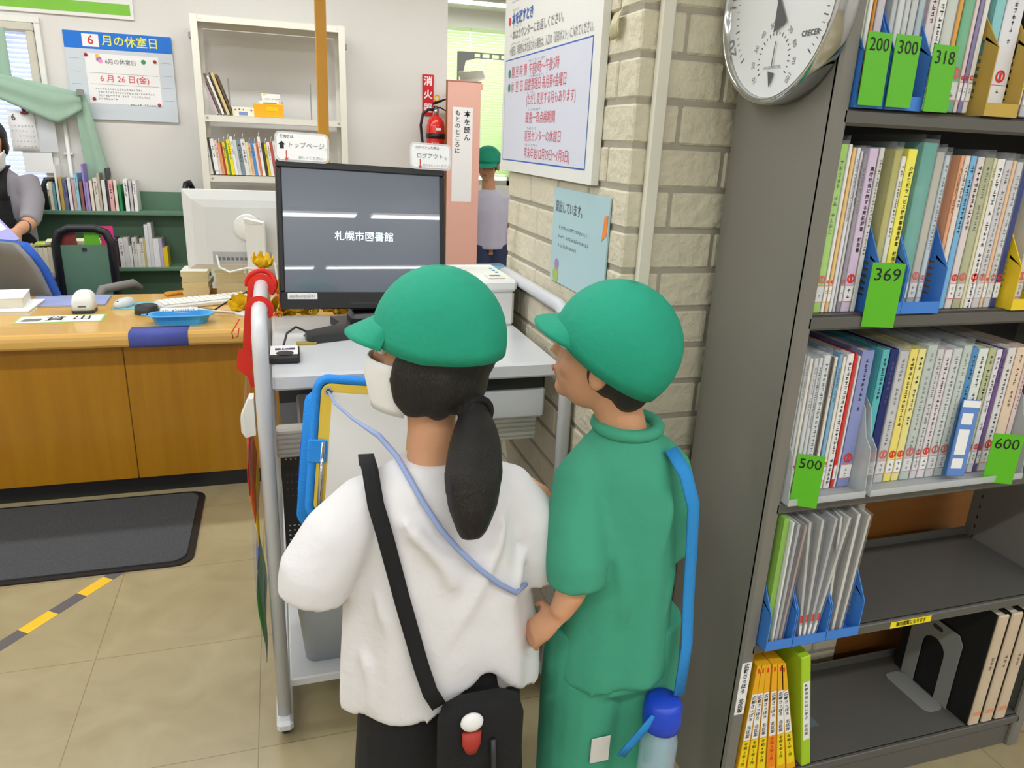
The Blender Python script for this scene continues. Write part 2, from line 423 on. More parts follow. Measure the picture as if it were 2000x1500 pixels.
for x0, x1 in ((-2.68, -1.553), (-1.55, -.6135), (-.6105, .34)):
    obj('front_panel', world(MB().rbox(x0, x1, 3.094, 3.115, .066, .641, .002, WOODF), ct), ct)
obj('kick_board', world(MB().box(-2.66, .32, 3.10, 3.115, .0, .0655, BLACK), ct), ct)
for x in (-2.62, -.9, .3): obj('leg', world(MB().box(x - .02, x + .02, 3.65, 3.75, 0, .654, WOODF), ct), ct)

def pose(x, y, z): return (x, y, z)
# loan sign card lying on the counter
m = MB().box(-.155, .155, -.062, .062, 0, .0012, mat('lime_border', (150, 205, 110), .6)).quad(.296, .108, PAPER, Matrix.Identity(4), .0016)
m.text('貸', .075, INK, Matrix.Translation((-.02, 0, .0014)), .01).text('出', .075, INK, Matrix.Translation((.075, .004, .0014)), .01)
m.prism([(-.14, -.03), (-.13, .0), (-.115, .012), (-.09, .008), (-.07, .012), (-.065, -.012), (-.075, -.035), (-.12, -.038)], .0014, .002, mat('grey_stamp', (120, 122, 112)))
single('loan_card', m, 'white loan sign card with green border lying on the counter', 'card', (-.86, 3.295, .7), .03)
# scanner cradle
s_ = thing('barcode_scanner', 'white barcode scanner with dark foot standing on the loan card', 'scanner', (-.80, 3.42, .7))
obj('foot', MB().loft([[(x * q, y * q, z) for x, y in rr(-.042, .042, -.045, .045, .014)] for z, q in ((0, 1), (.012, 1.0), (.0135, .98))], DARK, False), s_)
obj('body', MB().loft([[(x * a, y * c + dy, z) for x, y in rr(-.042, .042, -.045, .045, .016)] for z, a, c, dy in ((.014, .98, .98, 0), (.05, .95, .96, .002), (.07, .86, .85, .01), (.084, .6, .6, .016), (.088, .3, .3, .02))], WHITE), s_)
obj('window', MB().quad(.03, .004, INK, frame((0, -.0436, .03), (1, 0, 0), (0, 0, 1))), s_)
# mouse on pad
single('mouse_pad', MB().prism(rr(-.1, .1, -.07, .075, .004), 0, .003, mat('teal_pad', (112, 176, 186), .8)), 'small teal mouse pad on the counter under the mouse', 'mouse pad', (-.60, 3.50, .7), -.1)
mm = thing('computer_mouse', 'pale grey computer mouse on the teal pad', 'mouse', (-.665, 3.50, .703), -.5)
obj('body', MB().loft([[(.032 * a * cos(t * pi / 8), .056 * a * sin(t * pi / 8) + dy, z) for t in range(16)] for z, a, dy in ((0, .95, 0), (.01, 1, 0), (.022, .92, .003), (.031, .68, .008), (.035, .3, .012))], mat('pale_grey_plastic', (205, 208, 210), .4)), mm)
obj('wheel', MB().rbox(-.004, .004, -.04, -.022, .02, .0295, .002, DARK), mm)
# dark cup
single('stamp_pad_pot', MB().lathe([(.046, 0), (.048, .004), (.044, .035), (.040, .036), (.036, .030), (.0, .029)], DARK, 24), 'round charcoal plastic pot beside the blue tray on the counter', 'pot', (-.555, 3.36, .7))
# blue tray
tr = thing('pen_tray', 'sky blue oval tray with a white printed label on the counter edge', 'tray', (-.40, 3.17, .7), .035)
def oval(a, c, z, n=28): return [((a - c) * (1 if cos(2 * pi * k / n) > 0 else -1) * (abs(cos(2 * pi * k / n)) > 1e-6) + c * cos(2 * pi * k / n), c * sin(2 * pi * k / n), z) for k in range(n)]
obj('bowl', MB().loft([oval(.095, .040, 0), oval(.112, .046, .036), oval(.126, .056, .0365), oval(.126, .056, .040), oval(.109, .043, .040), oval(.092, .037, .005)], LBLUE, False), tr)
obj('handle', MB().prism([(-.145, -.006), (-.12, -.014), (-.12, .014), (-.145, .006)], .036, .040, LBLUE), tr)
lm = MB().quad(.14, .024, PAPER, Matrix.Identity(4), 0).marks(13, .0085, INK, Matrix.Identity(4), False, dx=-.06)
obj('name_label', lm, tr, (-.01, .049, .0425), (radians(50), 0, 0))
# blue felt strip
fe = MB(); FELT = mat('indigo_felt', (78, 88, 168), .95, var=.1, bump=.3, bscale=200)
pr = [(3.12, .7008), (3.05, .7008)] + [(3.05 - .025 * sin(radians(t)), .676 + .025 * cos(radians(t))) for t in (30, 60, 90)] + [(3.025, .666)] + [(3.04 - .015 * cos(radians(t)), .660 - .019 * sin(radians(t))) for t in (20, 50, 80)]
fe.sheet([[(x, y - .0005, z) for x in (-.575, -.365)] for y, z in pr], .0015, FELT, True)
single('felt_strip', fe, 'indigo blue felt strip wrapped over the rounded counter edge', 'felt strip')
# papers and magazines left of the scanner
MAGV = mat('violet_magazine', (150, 160, 206), .5, var=.3, scale=9)
def slab(name, w, d, h, m, label, loc, rz, cat='book', grp=None):
    o = thing(name, label, cat, loc, rz, grp)
    obj('cover', MB().box(-w / 2, w / 2, -d / 2, d / 2, 0, .0015, m).box(-w / 2, w / 2, -d / 2, d / 2, h - .0015, h, m).box(-w / 2, -w / 2 + .0015, -d / 2, d / 2, .0015, h - .0015, m), o)
    obj('pages', MB().box(-w / 2 + .002, w / 2 - .003, -d / 2 + .003, d / 2 - .003, .0016, h - .0016, OFFW), o); return o
slab('magazine', .30, .21, .008, MAGV, 'violet patterned magazine lying flat behind the barcode scanner', (-.90, 3.62, .7), .05, 'magazine')
slab('paper_stack', .33, .24, .016, PAPER, 'lowest white paper stack at the left end of the counter', (-1.16, 3.50, .7), .0, 'papers')
slab('thick_book', .30, .20, .040, PAPER, 'thick white book on the paper stack at the left end', (-1.19, 3.53, .7165), .12)
slab('notebook', .17, .13, .008, OFFW, 'thin cream notebook in front of the thick white book', (-1.225, 3.375, .7165), -.06, 'notebook')
# keyboard (slanted white slab), cables
kb = thing('keyboard', 'white keyboard lying askew in front of the white monitor', 'keyboard', (-.34, 3.53, .7), .42)
obj('case', MB().rbox(-.20, .20, -.065, .065, 0, .022, .006, mat('keyboard_white', (216, 216, 212), .45)), kb)
kk = MB()
for i in range(15):
    for j in range(5): kk.rbox(-.19 + i * .0255, -.168 + i * .0255, -.055 + j * .022, -.036 + j * .022, .0221, .028, .002, WHITE)
obj('keys', kk, kb)
single('orange_cord', MB().tube([(-.52, 3.70, .708), (-.46, 3.74, .712), (-.42, 3.71, .708), (-.36, 3.76, .716), (-.30, 3.74, .71), (-.24, 3.78, .72), (-.30, 3.80, .709), (-.40, 3.79, .71), (-.48, 3.76, .709), (-.53, 3.73, .708)], .0075, mat('orange_braid', (214, 142, 40), .8, var=.2, scale=60), 8, True), 'tangled orange braided cord along the back of the counter', 'cord')
single('white_cable', MB().tube([(-.26, 3.345, .945), (-.25, 3.31, .90), (-.21, 3.28, .885), (-.14, 3.26, .905), (-.085, 3.25, .90), (-.07, 3.26, .86), (-.09, 3.255, .80), (-.09, 3.27, .71)], .0045, WHITE, 8), 'white monitor cable hanging in a loop behind the white monitor', 'cable')
single('power_lead', MB().tube([(-.05, 3.24, .95), (-.028, 3.22, .93), (-.02, 3.22, .86), (-.06, 3.24, .74), (-.10, 3.27, .705), (-.30, 3.36, .705), (-.42, 3.45, .705)], .0045, WHITE, 8), 'white lead curling down beside the white monitor stand', 'cable')
single('black_lead', MB().tube([(-.03, 3.30, .80), (-.12, 3.34, .80), (-.20, 3.36, .765), (-.29, 3.375, .705), (-.36, 3.42, .704)], .0035, BLACK, 8), 'thin black lead drooping onto the counter near the keyboard', 'cable')
# book stacks beside the monitor
PAGES2 = mat('yellowed_pages', (222, 204, 152), .85, var=.1, scale=80, stretch=(1, 1, 12))
rs = random.Random(3); z = .7
names = ['lowest', 'second', 'third', 'fourth', 'fifth', 'topmost']
for i in range(5):
    h = (.026, .022, .026, .026, .022)[i]
    o = thing('paperback', f'yellowed paperback, {names[i]} of the left stack on the counter', 'book', (-.385 + rs.uniform(-.006, .006), 3.74, z), rs.uniform(-.08, .08), 'paperback stacks on the counter')
    obj('cover', MB().box(-.058, .058, -.08, .08, 0, .001, RACK).box(-.058, .058, -.08, .08, h - .001, h, RACK).box(-.058, .058, .079, .08, .001, h - .001, RACK), o)
    obj('pages', MB().box(-.056, .056, -.079, .078, .0011, h - .0011, PAGES2), o); z += h + .0003
z = .7
for i in range(6):
    h = (.022, .024, .02, .024, .02, .014)[i]
    o = thing('paperback', f'yellowed paperback, {names[i]} of the right stack on the counter', 'book', (-.235 + rs.uniform(-.006, .006), 3.75, z), rs.uniform(-.08, .08), 'paperback stacks on the counter')
    obj('cover', MB().box(-.068, .068, -.08, .08, 0, .001, RACK).box(-.068, .068, -.08, .08, h - .001, h, RACK if i < 5 else mat('teal_cover', (120, 170, 160))).box(-.068, .068, .079, .08, .001, h - .001, RACK), o)
    obj('pages', MB().box(-.066, .066, -.079, .078, .0011, h - .0011, PAGES2), o); z += h + .0003
# white monitor seen from behind
MW = mat('monitor_white', (224, 226, 226), .4, var=.02)
wm = thing('white_monitor', 'white desktop monitor seen from behind on a white stand', 'monitor', (-.10, 3.36, .7), -.10)
b = MB(); b.rbox(-.29, .26, .035, .05, .175, .51, .006, MW)
b.loft([[(x, .035, z) for x, z in ((-.288, .177), (.258, .177), (.258, .508), (-.288, .508))], [(x, .015, z) for x, z in ((-.25, .20), (.22, .20), (.22, .47), (-.25, .47))], [(x, .006, z) for x, z in ((-.2, .2), (.17, .2), (.17, .44), (-.2, .44))]], MW, False)
obj('case', b, wm)
obj('screen', MB().box(-.28, .25, .0501, .051, .185, .5, DARK), wm)
b = MB().box(-.18, .06, .0035, .0059, .205, .255, mat('port_grey', (178, 180, 182), .5))
for k in range(7): b.box(-.16 + k * .018, -.148 + k * .018, .0025, .0034, .22, .232, GINK)
obj('port_recess', b, wm)
obj('hinge_disc', MB().lathe([(.0, 0), (.052, 0), (.056, .004), (.056, .012), (.05, .016), (0, .016)], WHITE, 28, frame((-.03, .004, .36), (1, 0, 0), (0, 0, 1)) @ Matrix.Translation((0, 0, 0))), wm)
b = MB().loft([[(x, y, z) for x, y in ((-.03, -.075), (.045, -.085), (.045, -.03), (-.03, -.03))] for z in (.012, .38)] + [[(-.035, -.08, .405), (.04, -.09, .39), (.045, -.03, .39), (-.035, -.03, .405)]], WHITE, False)
b.rbox(-.02, .03, -.031, .004, .33, .385, .006, WHITE)
obj('stand', b, wm)
obj('base', MB().loft([[(.105 * a * cos(k * pi / 14), -.04 + .09 * a * sin(k * pi / 14), z) for k in range(28)] for z, a in ((0, 1), (.008, 1), (.012, .95))], WHITE), wm)
# orange post
single('partition_post', MB().rbox(-.022, .022, -.022, .022, 0, ZC - .7, .003, mat('orange_wood', (216, 156, 48), .45)), 'slim orange wooden post rising from the counter behind the top page sign', 'post', (.193, 3.42, .7), rot=(0, radians(.5), 0))
# office chair
CH = mat('chair_grey_shell', (126, 124, 120), .6); CB = mat('chair_blue_fabric', (44, 92, 186), .9, bump=.3, bscale=220)
oc = thing('office_chair', 'office chair with grey shell and blue fabric back behind the counter', 'chair', (-.95, 4.10, 0), radians(-38))
def curvepad(y0, th, m, w=.185, z0=.52, z1=.93):
    g = []
    for i in range(9):
        t = i / 8; z = z0 + (z1 - z0) * t; ww = w * (1 - .35 * max(0, t - .7) / .3 * max(0, t - .7) / .3)
        g.append([(ww * (j / 6 * 2 - 1), y0 + .05 * (j / 6 * 2 - 1) ** 2 * -1 - .13 * t, z) for j in range(7)])
    return MB().sheet(g, th, m)
obj('back_shell', curvepad(-.215, .02, CH), oc)
obj('back_cushion', curvepad(-.180, .045, CB, .178, .51, .925), oc)
obj('seat', MB().loft([[(x, y, z) for x, y in rr(-.17, .17, -.15, .11, .05)] for z in (.42, .49)], CB), oc)
for sx in (-1, 1):
    obj('armrest', MB().tube([(sx * .19, -.13, .47), (sx * .22, -.14, .62), (sx * .22, -.08, .70), (sx * .22, .10, .70), (sx * .21, .15, .67)], [.016, .016, .022, .022, .016], CH, 10), oc)
b = MB().tube([(0, 0, .08), (0, 0, .42)], .03, BLACK, 12)
obj('column', b, oc)
for k in range(5):
    a = 2 * pi * k / 5; obj('leg', MB().tube([(0, 0, .1), (.2 * cos(a), .2 * sin(a), .06)], [.03, .018], BLACK, 8).ell((.2 * cos(a), .2 * sin(a), .03), .02, .03, .03, BLACK, 10, 6), oc)
# ------------------------------------------------------------------ book truck
bt = thing('book_truck', 'green steel book truck with black tube frame behind the office chair', 'book cart', (-1.08, 4.40, 0))
obj('end_panel', MB().box(.02, .232, -.165, -.158, .40, .862, GREENS).rbox(.115, .137, -.168, -.165, .83, .85, .002, DARK), bt)
obj('tube_frame', MB().tube([(0, -.16, .10), (0, -.16, .87), (.022, -.16, .925), (.065, -.16, .945), (.185, -.16, .945), (.23, -.16, .925), (.252, -.16, .87), (.252, -.16, .10)], .021, BLACK, 10), bt)
for z in (.30, .60): obj('shelf', MB().rbox(-.75, .235, -.155, .02, z, z + .025, .003, GREENS), bt)
obj('tube_frame', MB().tube([(-.77, -.14, .10), (-.77, -.14, .93), (-.77, .01, .93), (-.77, .01, .10)], .018, BLACK, 10), bt)
for x in (-.72, .2):
    for y in (-.13, 0): obj('caster', MB().lathe([(.0, -.012), (.04, -.012), (.05, -.006), (.05, .006), (.04, .012), (0, .012)], BLACK, 14, frame((x, y, .05), (1, 0, 0), (0, 0, 1))), bt)
def simple_book(x, y, z, w, h, d, m, label, cat='book', grp=None, rot=(0, 0, 0), name='book', marks=0, seed=0, pages=True, ink=None):
    b = MB(); b.box(-w / 2, w / 2, -d / 2, -d / 2 + .0016, 0, h, m).box(-w / 2, -w / 2 + .0014, -d / 2 + .0016, d / 2, 0, h, m).box(w / 2 - .0014, w / 2, -d / 2 + .0016, d / 2, 0, h, m)
    if marks: b.marks(marks, min(w * .62, h * .6 / marks), ink or INK, FACE(0, -d / 2, h * .86), True, random.Random(seed))
    o = thing(name, label, cat, (x, y, z), 0, grp, rot)
    obj('cover', b, o)
    obj('pages', MB().box(-w / 2 + .0015, w / 2 - .0015, -d / 2 + .0017, d / 2 - .002, .002, h - .003, OFFW), o)
    return o
rs = random.Random(8)
x = -1.145
cols = [(214, 206, 180), (206, 198, 170), (216, 208, 182), (200, 190, 160), (212, 204, 176)]
for i in range(8):
    w = rs.uniform(.016, .024)
    simple_book(x + w / 2 - .10, 4.325, .6255, w, rs.uniform(.218, .226), .15, mat('cream_spine%d' % (i % 5), cols[i % 5], .7), 'cream bound volume standing in the row on the book truck shelf', grp='cream volumes on the book truck', name='book'); x += w + .001
x += 0
slab('document_folder', .24, .12, .012, mat('yellow_white_folder', (236, 232, 190), .5, var=.1), 'white folder with yellow tab lying across the cream volumes', (-1.02, 4.33, .8635), .15, 'folder')
slab('lime_sheet_stack', .30, .12, .006, mat('lime_sheet', (190, 214, 90), .6), 'lime green sheet lying on the cream volumes under the white folder', (-1.04, 4.33, .8565), .10, 'sheet')
single('pink_card', MB().box(-.03, .03, -.001, .001, -.055, .055, mat('hot_pink_card', (236, 60, 140), .6)), 'hot pink card sticking up behind the book truck frame', 'card', (-.855, 4.30, .895))
single('lime_card', MB().box(-.035, .035, -.001, .001, -.045, .045, mat('vivid_lime_card', (120, 214, 50), .6)), 'vivid lime card tucked in the top opening of the book truck', 'card', (-.92, 4.262, .90))
single('red_booklet', MB().box(-.035, .035, -.002, .002, -.045, .045, mat('red_black_cover', (150, 60, 50), .5, var=.6, scale=30)), 'dark red booklet tucked left of the vivid lime card', 'booklet', (-1.025, 4.262, .90))
# ------------------------------------------------------------------ low green bookcase along the back wall
gc = thing('low_bookcase', 'low green steel bookcase against the back wall under the notice', 'bookcase', (-.9, 4.70, 0))
Gd = mat('dark_green_steel', (62, 88, 70), .5, var=.05)
for z in (.08, .365, .660, .972):
    obj('shelf', world(MB().rbox(-1.55, -.42, 4.62, 4.77, z, z + .02, .002, GREENS), gc), gc)
obj('back_panel', world(MB().box(-1.55, -.42, 4.7705, 4.778, .0, 1.09, GREENS), gc), gc)
for x in (-1.57, -.42): obj('side_panel', world(MB().box(x, x + .0195, 4.62, 4.779, 0, 1.09, Gd), gc), gc)
obj('grab_bar', world(MB().tube([(-.50, 4.64, .995), (-.50, 4.64, 1.11), (-.493, 4.65, 1.145), (-.48, 4.70, 1.15), (-.47, 4.73, 1.12), (-.47, 4.74, .995)], .016, BLACK, 10), gc), gc)
obj('grab_bar', world(MB().tube([(-1.20, 4.65, .995), (-1.20, 4.65, 1.12), (-1.19, 4.66, 1.15), (-1.14, 4.70, 1.15), (-1.115, 4.73, 1.12), (-1.11, 4.74, .995)], .014, BLACK, 10), gc), gc)
LOWB = [((232, 214, 186), .015, .15), ((96, 158, 170), .012, .14), ((240, 238, 232), .009, .235), ((196, 162, 80), .016, .17), ((104, 108, 150), .018, .165), ((238, 238, 238), .014, .17), ((214, 168, 168), .014, .165), ((150, 206, 226), .015, .195), ((150, 96, 86), .014, .155), ((150, 132, 204), .009, .245), ((170, 150, 200), .012, .15), ((236, 222, 208), .014, .16), ((220, 214, 206), .02, .175), ((190, 178, 160), .012, .20), ((226, 226, 224), .018, .165), ((60, 60, 64), .008, .225), ((230, 170, 172), .02, .165), ((232, 222, 208), .014, .165), ((40, 140, 84), .013, .14), ((240, 240, 240), .019, .172), ((206, 198, 206), .014, .165), ((238, 238, 236), .016, .165)]
LN = ['peach', 'teal', 'tall white', 'ochre', 'navy', 'white', 'dusty pink', 'pale blue topped', 'maroon', 'tall violet', 'lilac', 'ivory', 'light grey', 'tan', 'pale grey', 'tall black', 'rose', 'cream', 'emerald', 'white lettered', 'mauve grey', 'snow white']
x = -1.175
for i, (c, w, h) in enumerate(LOWB):
    nb = LN[i - 1] if i else None; na = LN[i + 1] if i < len(LOWB) - 1 else None
    lab = f'{LN[i]} book between the {nb} and the {na} one atop the green bookcase' if nb and na else (f'{LN[i]} book at the left end of the row on the green bookcase' if na else f'{LN[i]} book at the right end of the row on the green bookcase')
    simple_book(x + w / 2, 4.70, .9925, w, h, .12, mat('lowcase_' + LN[i].replace(' ', '_'), c, .55), lab, grp='returned books on the green bookcase top', marks=6 if i in (4, 7, 12, 16, 19, 21) else 0, seed=i)
    x += w + (.006 if i % 3 else .0015) + (.015 if i in (18,) else 0)
x = -.90
L2 = [((120, 84, 160), .012, .16, 'purple'), ((60, 34, 60), .012, .15, 'plum'), ((226, 222, 222), .024, .16, 'grey white'), ((216, 214, 216), .024, .165, 'silver'), ((232, 230, 228), .014, .12, 'short white'), ((222, 220, 216), .022, .165, 'ash'), ((230, 228, 226), .016, .13, 'short ivory'), ((228, 222, 214), .018, .16, 'cream'), ((206, 190, 120), .01, .16, 'straw'), ((230, 230, 232), .018, .24, 'tall white'), ((222, 222, 226), .018, .25, 'tall grey'), ((238, 238, 240), .03, .16, 'bright white'), ((190, 180, 214), .016, .16, 'lavender'), ((234, 202, 30), .024, .11, 'yellow')]
for i, (c, w, h, n) in enumerate(L2):
    lab = f'{n} book on the lower green bookcase shelf, ' + (f'right of the {L2[i-1][3]} one' if i else 'first of its row')
    simple_book(x + w / 2, 4.70, .6805, w, h, .12, mat('lowrow_' + n.replace(' ', '_'), c, .6), lab, grp='books on the lower green shelf', marks=5 if i in (2, 5, 7) else 0, seed=40 + i, ink=GINK); x += w + (.004 if i in (1, 4) else .001)
# ------------------------------------------------------------------ cream steel rack on the back wall
rk = thing('steel_rack', 'tall cream slotted steel rack standing against the back wall', 'rack', (0, 4.6, 0))
def ang(x, y, sx, sy):                               # angle post
    b = MB(); b.box(min(x, x + .034 * sx), max(x, x + .034 * sx), y - .001, y + .001, 0, 2.0, RACK).box(x - .001, x + .001, min(y, y + .034 * sy), max(y, y + .034 * sy), 0, 2.0, RACK); return b
for x, sx in ((-.382, 1), (.39, -1)):
    for y, sy in ((4.45, 1), (4.75, -1)): obj('post', world(ang(x, y, sx, sy), rk), rk)
for z in (.25, .56, .87, 1.175, 1.485, 1.966):
    b = MB().box(-.38, .388, 4.451, 4.749, z + .031, z + .033, RACK).box(-.38, .388, 4.4515, 4.4535, z, z + .033, RACK).box(-.38, .388, 4.7465, 4.7485, z, z + .033, RACK)
    for x in (-.365, -.335, .345, .372): b.disc(.006, STEEL if z < 1.9 else WHITE, FACE(x, 4.4495, z + .018), 0, 10)
    obj('shelf', world(b, rk), rk)
b = MB()
for x in (-.41, .392): b.rbox(x, x + .024, 4.62, 4.76, 1.90, 1.93, .003, STEEL)
obj('wall_bracket', world(b, rk), rk)
# upper shelf things
RB = [((196, 176, 182), .012, .17, 'mauve picture book'), ((110, 96, 86), .010, .21, 'brown bound album'), ((228, 224, 214), .012, .20, 'white album'), ((70, 62, 56), .008, .215, 'dark brown album'), ((214, 190, 130), .014, .215, 'tan album'), ((96, 80, 62), .008, .21, 'umber album')]
x = -.335
for i, (c, w, h, n) in enumerate(RB):
    simple_book(x + .05, 4.56, 1.5225, w, h, .17, mat('album_' + n.replace(' ', '_'), c, .6), n + ' leaning left in the group on the upper rack shelf', grp='leaning albums on the upper rack shelf', rot=(0, radians(-19), 0)); x += w + .0035
for i, x in enumerate((-.225, .205)):
    o = thing('bookend', ('left thin grey bookend on the upper rack shelf beside the albums', 'right thin grey bookend on the upper rack shelf, past the yellow box')[i], 'bookend', (x, 4.58, 1.518))
    obj('plate', MB().rbox(-.001, .001, -.055, .055, 0, .19, .0005, STEEL).box(-.055, .0, -.05, .05, 0, .001, STEEL), o)
m = MB().rbox(-.057, .057, -.04, .04, 0, .047, .002, mat('cream_box', (232, 226, 204), .6)).quad(.045, .018, mat('blue_patch', (120, 140, 190)), FACE(.0, -.0405, .014), 0)
m.marks(5, .012, INK, FACE(-.04, -.0405, .034), False, gap=1.7)
single('paper_box', m, 'low cream paper box with a blue label on the upper rack shelf', 'box', (-.155, 4.53, 1.518))
YB = mat('amber_plastic', (238, 172, 22), .35, var=.06)
o = thing('card_box', 'amber yellow plastic card box on the upper rack shelf', 'box', (-.025, 4.54, 1.518))
obj('body', MB().rbox(-.078, .078, -.05, .05, 0, .07, .003, YB).box(-.01, .05, -.0512, -.0502, .034, .055, mat('bright_yellow', (250, 196, 10), .4)), o)
obj('cards', MB().box(-.045, .055, -.02, .02, .0701, .085, PAPER).box(-.025, .045, -.024, -.021, .0701, .078, GREENC), o)
m = MB().rbox(-.053, .053, -.001, .001, 0, .127, .0005, DARK).quad(.102, .071, PAPER, FACE(0, -.0012, .0895)).quad(.02, .006, mat('bright_yellow', (250, 196, 10)), FACE(-.035, -.0013, .118), .0001)
m.marks(9, .008, INK, FACE(-.03, -.0013, .097), False).marks(8, .011, GINK, FACE(-.03, -.0013, .082), False)
single('stand_card', m, 'white desk card with dark edge standing behind the amber box', 'card', (-.008, 4.60, 1.5195), rot=(0, 0, 0))
# lower shelf: returned books with rubber bands
RC = [((232, 230, 222), .016, .19, 'ivory'), ((60, 58, 60), .010, .19, 'charcoal'), ((240, 238, 232), .018, .185, 'white papered'), ((226, 200, 196), .014, .18, 'pale pink'), ((232, 150, 96), .014, .165, 'orange'), ((170, 60, 44), .008, .165, 'brick red'), ((226, 206, 60), .013, .17, 'mustard'), ((96, 140, 70), .008, .16, 'moss green'), ((240, 226, 20), .018, .185, 'vivid yellow'), ((236, 236, 232), .014, .20, 'tall white'), ((206, 212, 214), .016, .185, 'pale grey'), ((124, 140, 146), .02, .185, 'slate grey'), ((226, 228, 228), .022, .19, 'wide white'), ((234, 214, 170), .012, .175, 'peach'), ((226, 186, 150), .012, .17, 'apricot'), ((80, 146, 214), .014, .18, 'sky blue'), ((232, 210, 206), .012, .17, 'blush'), ((226, 120, 70), .010, .175, 'coral'), ((238, 238, 236), .014, .205, 'white ribboned'), ((60, 60, 58), .014, .175, 'black'), ((226, 206, 40), .012, .17, 'lemon'), ((240, 236, 232), .016, .18, 'cream'), ((190, 80, 80), .014, .18, 'wine red'), ((226, 226, 222), .016, .185, 'pearl')]
x = -.345
for i, (c, w, h, n) in enumerate(RC):
    lab = f'{n} book on the lower rack shelf, ' + (f'right of the {RC[i-1][3]} one' if i else 'first beside the left post')
    o = simple_book(x + w / 2, 4.53 , 1.2125, w, h, .13, mat('rack_' + n.replace(' ', '_'), c, .55), lab, grp='banded books on the lower rack shelf', rot=(0, radians(-6), 0), marks=7 if i % 3 != 1 else 0, seed=70 + i)
    if i in (2,): obj('paper_slip', MB().box(-.011, .011, -.068, -.066, .02, .09, PAPER), o)
    if i % 2 == 0 and i > 3: obj('ribbon', MB().tube([(0, -.05, h), (.003, -.05, h + .015), (.008, -.052, h + .026)], .0012, PAPER, 6), o)
    x += w + .0012
# ------------------------------------------------------------------ notices on the back wall
WS = YW - .004
s = MB().box(-.75, .33, -.008, .003, 0, .30, WHITE).quad(1.05, .055, mat('sign_green', (124, 194, 54), .5), FACE(-.21, -.0082, .045))
s.text('るところ', .098, mat('sign_orange', (238, 158, 50), .5), FACE(.30, -.0082, .135), .01, 'RIGHT')
single('hanging_sign', s, 'large white sign with a green bar and orange lettering high on the back wall', 'sign', (-1.018, WS, 1.983))
s = MB().box(-.263, .263, -.01, .002, 0, .44, mat('poster_base', (206, 214, 222), .5, var=.02))
s.quad(.526, .085, mat('poster_blue', (0, 112, 214), .45), FACE(0, -.0102, .3975), 0).quad(.08, .062, PAPER, FACE(-.135, -.0104, .397), .0002)
s.text('6', .062, RED, FACE(-.135, -.0104, .397), .01, off=.0008).text('月の休室日', .056, mat('poster_yellow', (238, 232, 80), .5), FACE(.058, -.0104, .397), .015, off=.0008)
s.quad(.36, .252, PAPER, FACE(.008, -.0104, .208), .0002).text('6月の休室日', .028, GINK, FACE(.0, -.0106, .295), .01, off=.0008)
s.ringflat(.0, .0001, PAPER, FACE(0, -.0106, .2), .0002)
for sx, sz, w, h in ((.01, .237, .34, .0015), (.01, .181, .34, .0015)): s.quad(w, h, GINK, FACE(sx, -.0106, sz), .0002)
s.text('6 月 26 日(金)', .041, mat('rose_print', (222, 74, 78), .5), FACE(.012, -.0106, .209), .005, off=.0008)
rm = random.Random(4)
for k, n in enumerate((20, 24, 22, 8)): s.marks(n, .0105, GINK, FACE(-.135 + (.012 if k else 0), -.0106, .158 - k * .017), False, rm)
s.marks(11, .0105, GINK, FACE(.03, -.0106, .083), False, rm)
s.disc(.014, mat('flower_violet', (150, 120, 186)), FACE(-.105, -.0106, .306), .0004).disc(.011, mat('flower_pink', (236, 150, 190)), FACE(-.098, -.0106, .296), .0006).disc(.010, mat('flower_yellow', (240, 190, 80)), FACE(-.112, -.0106, .322), .0005)
s.disc(.012, mat('frog_green', (60, 150, 90)), FACE(.113, -.0106, .305), .0004)
for sz in (.305, .24, .178, .11): s.quad(.05, .0012, GINK, FACE(-.225, -.0104, sz)).quad(.05, .0012, GINK, FACE(.225, -.0104, sz))
pst = single('closing_day_poster', s, 'white closing-day notice with a blue header and yellow lettering on the back wall', 'notice board', (-.777, WS, 1.471))
MAG = mat('red_magnet', (176, 26, 44), .35)
for x, z, n in ((-.165, .325, 'upper left'), (.17, .31, 'upper right'), (-.15, .105, 'lower left'), (.172, .088, 'lower right')):
    single('magnet', MB().lathe([(0, 0), (.008, 0), (.009, .003), (.007, .007), (0, .008)], MAG, 14, FACE(0, 0, 0)), f'red round magnet at the {n} corner of the closing-day sheet', 'magnet', (-.777 + x, WS - .0112, 1.471 + z))
s = MB().box(-.034, .034, -.004, .003, 0, .235, mat('label_red', (206, 24, 38), .45))
for k, c in enumerate('消火器'): s.text(c, .056, PAPER, FACE(0, -.0042, .195 - k * .077), .02)
single('extinguisher_sign', s, 'red vertical sign with white characters above the fire extinguisher', 'sign', (.911, WS, 1.578))
# ------------------------------------------------------------------ fire extinguisher
ex = thing('fire_extinguisher', 'red fire extinguisher with black hose held on the back wall', 'fire extinguisher', (.945, 4.715, 1.17))
EXR = mat('extinguisher_red', (222, 40, 32), .22, coat=.4)
obj('cylinder', MB().lathe([(0, 0), (.05, 0), (.056, .006), (.056, .345), (.05, .375), (.034, .398), (.02, .408), (0, .41)], EXR, 28), ex)
obj('valve', MB().lathe([(.019, .4085), (.02, .445), (.012, .447), (.012, .465), (0, .466)], CHROME, 16), ex)
obj('handle', MB().prism([(-.02, .452), (.025, .46), (.075, .435), (.082, .425), (.03, .45), (-.02, .446)], -.008, .008, BLACK, FACE(0, 0, 0)).prism([(-.02, .468), (.0, .472), (.07, .505), (.068, .51), (.0, .492), (-.02, .482)], -.008, .008, BLACK, FACE(0, 0, 0)), ex)
obj('safety_pin', MB().tube([(.0 + .016 * cos(k * pi / 8), -.02, .508 + .016 * sin(k * pi / 8)) for k in range(16)], .004, mat('pin_yellow', (246, 190, 20), .4), 8, True), ex)
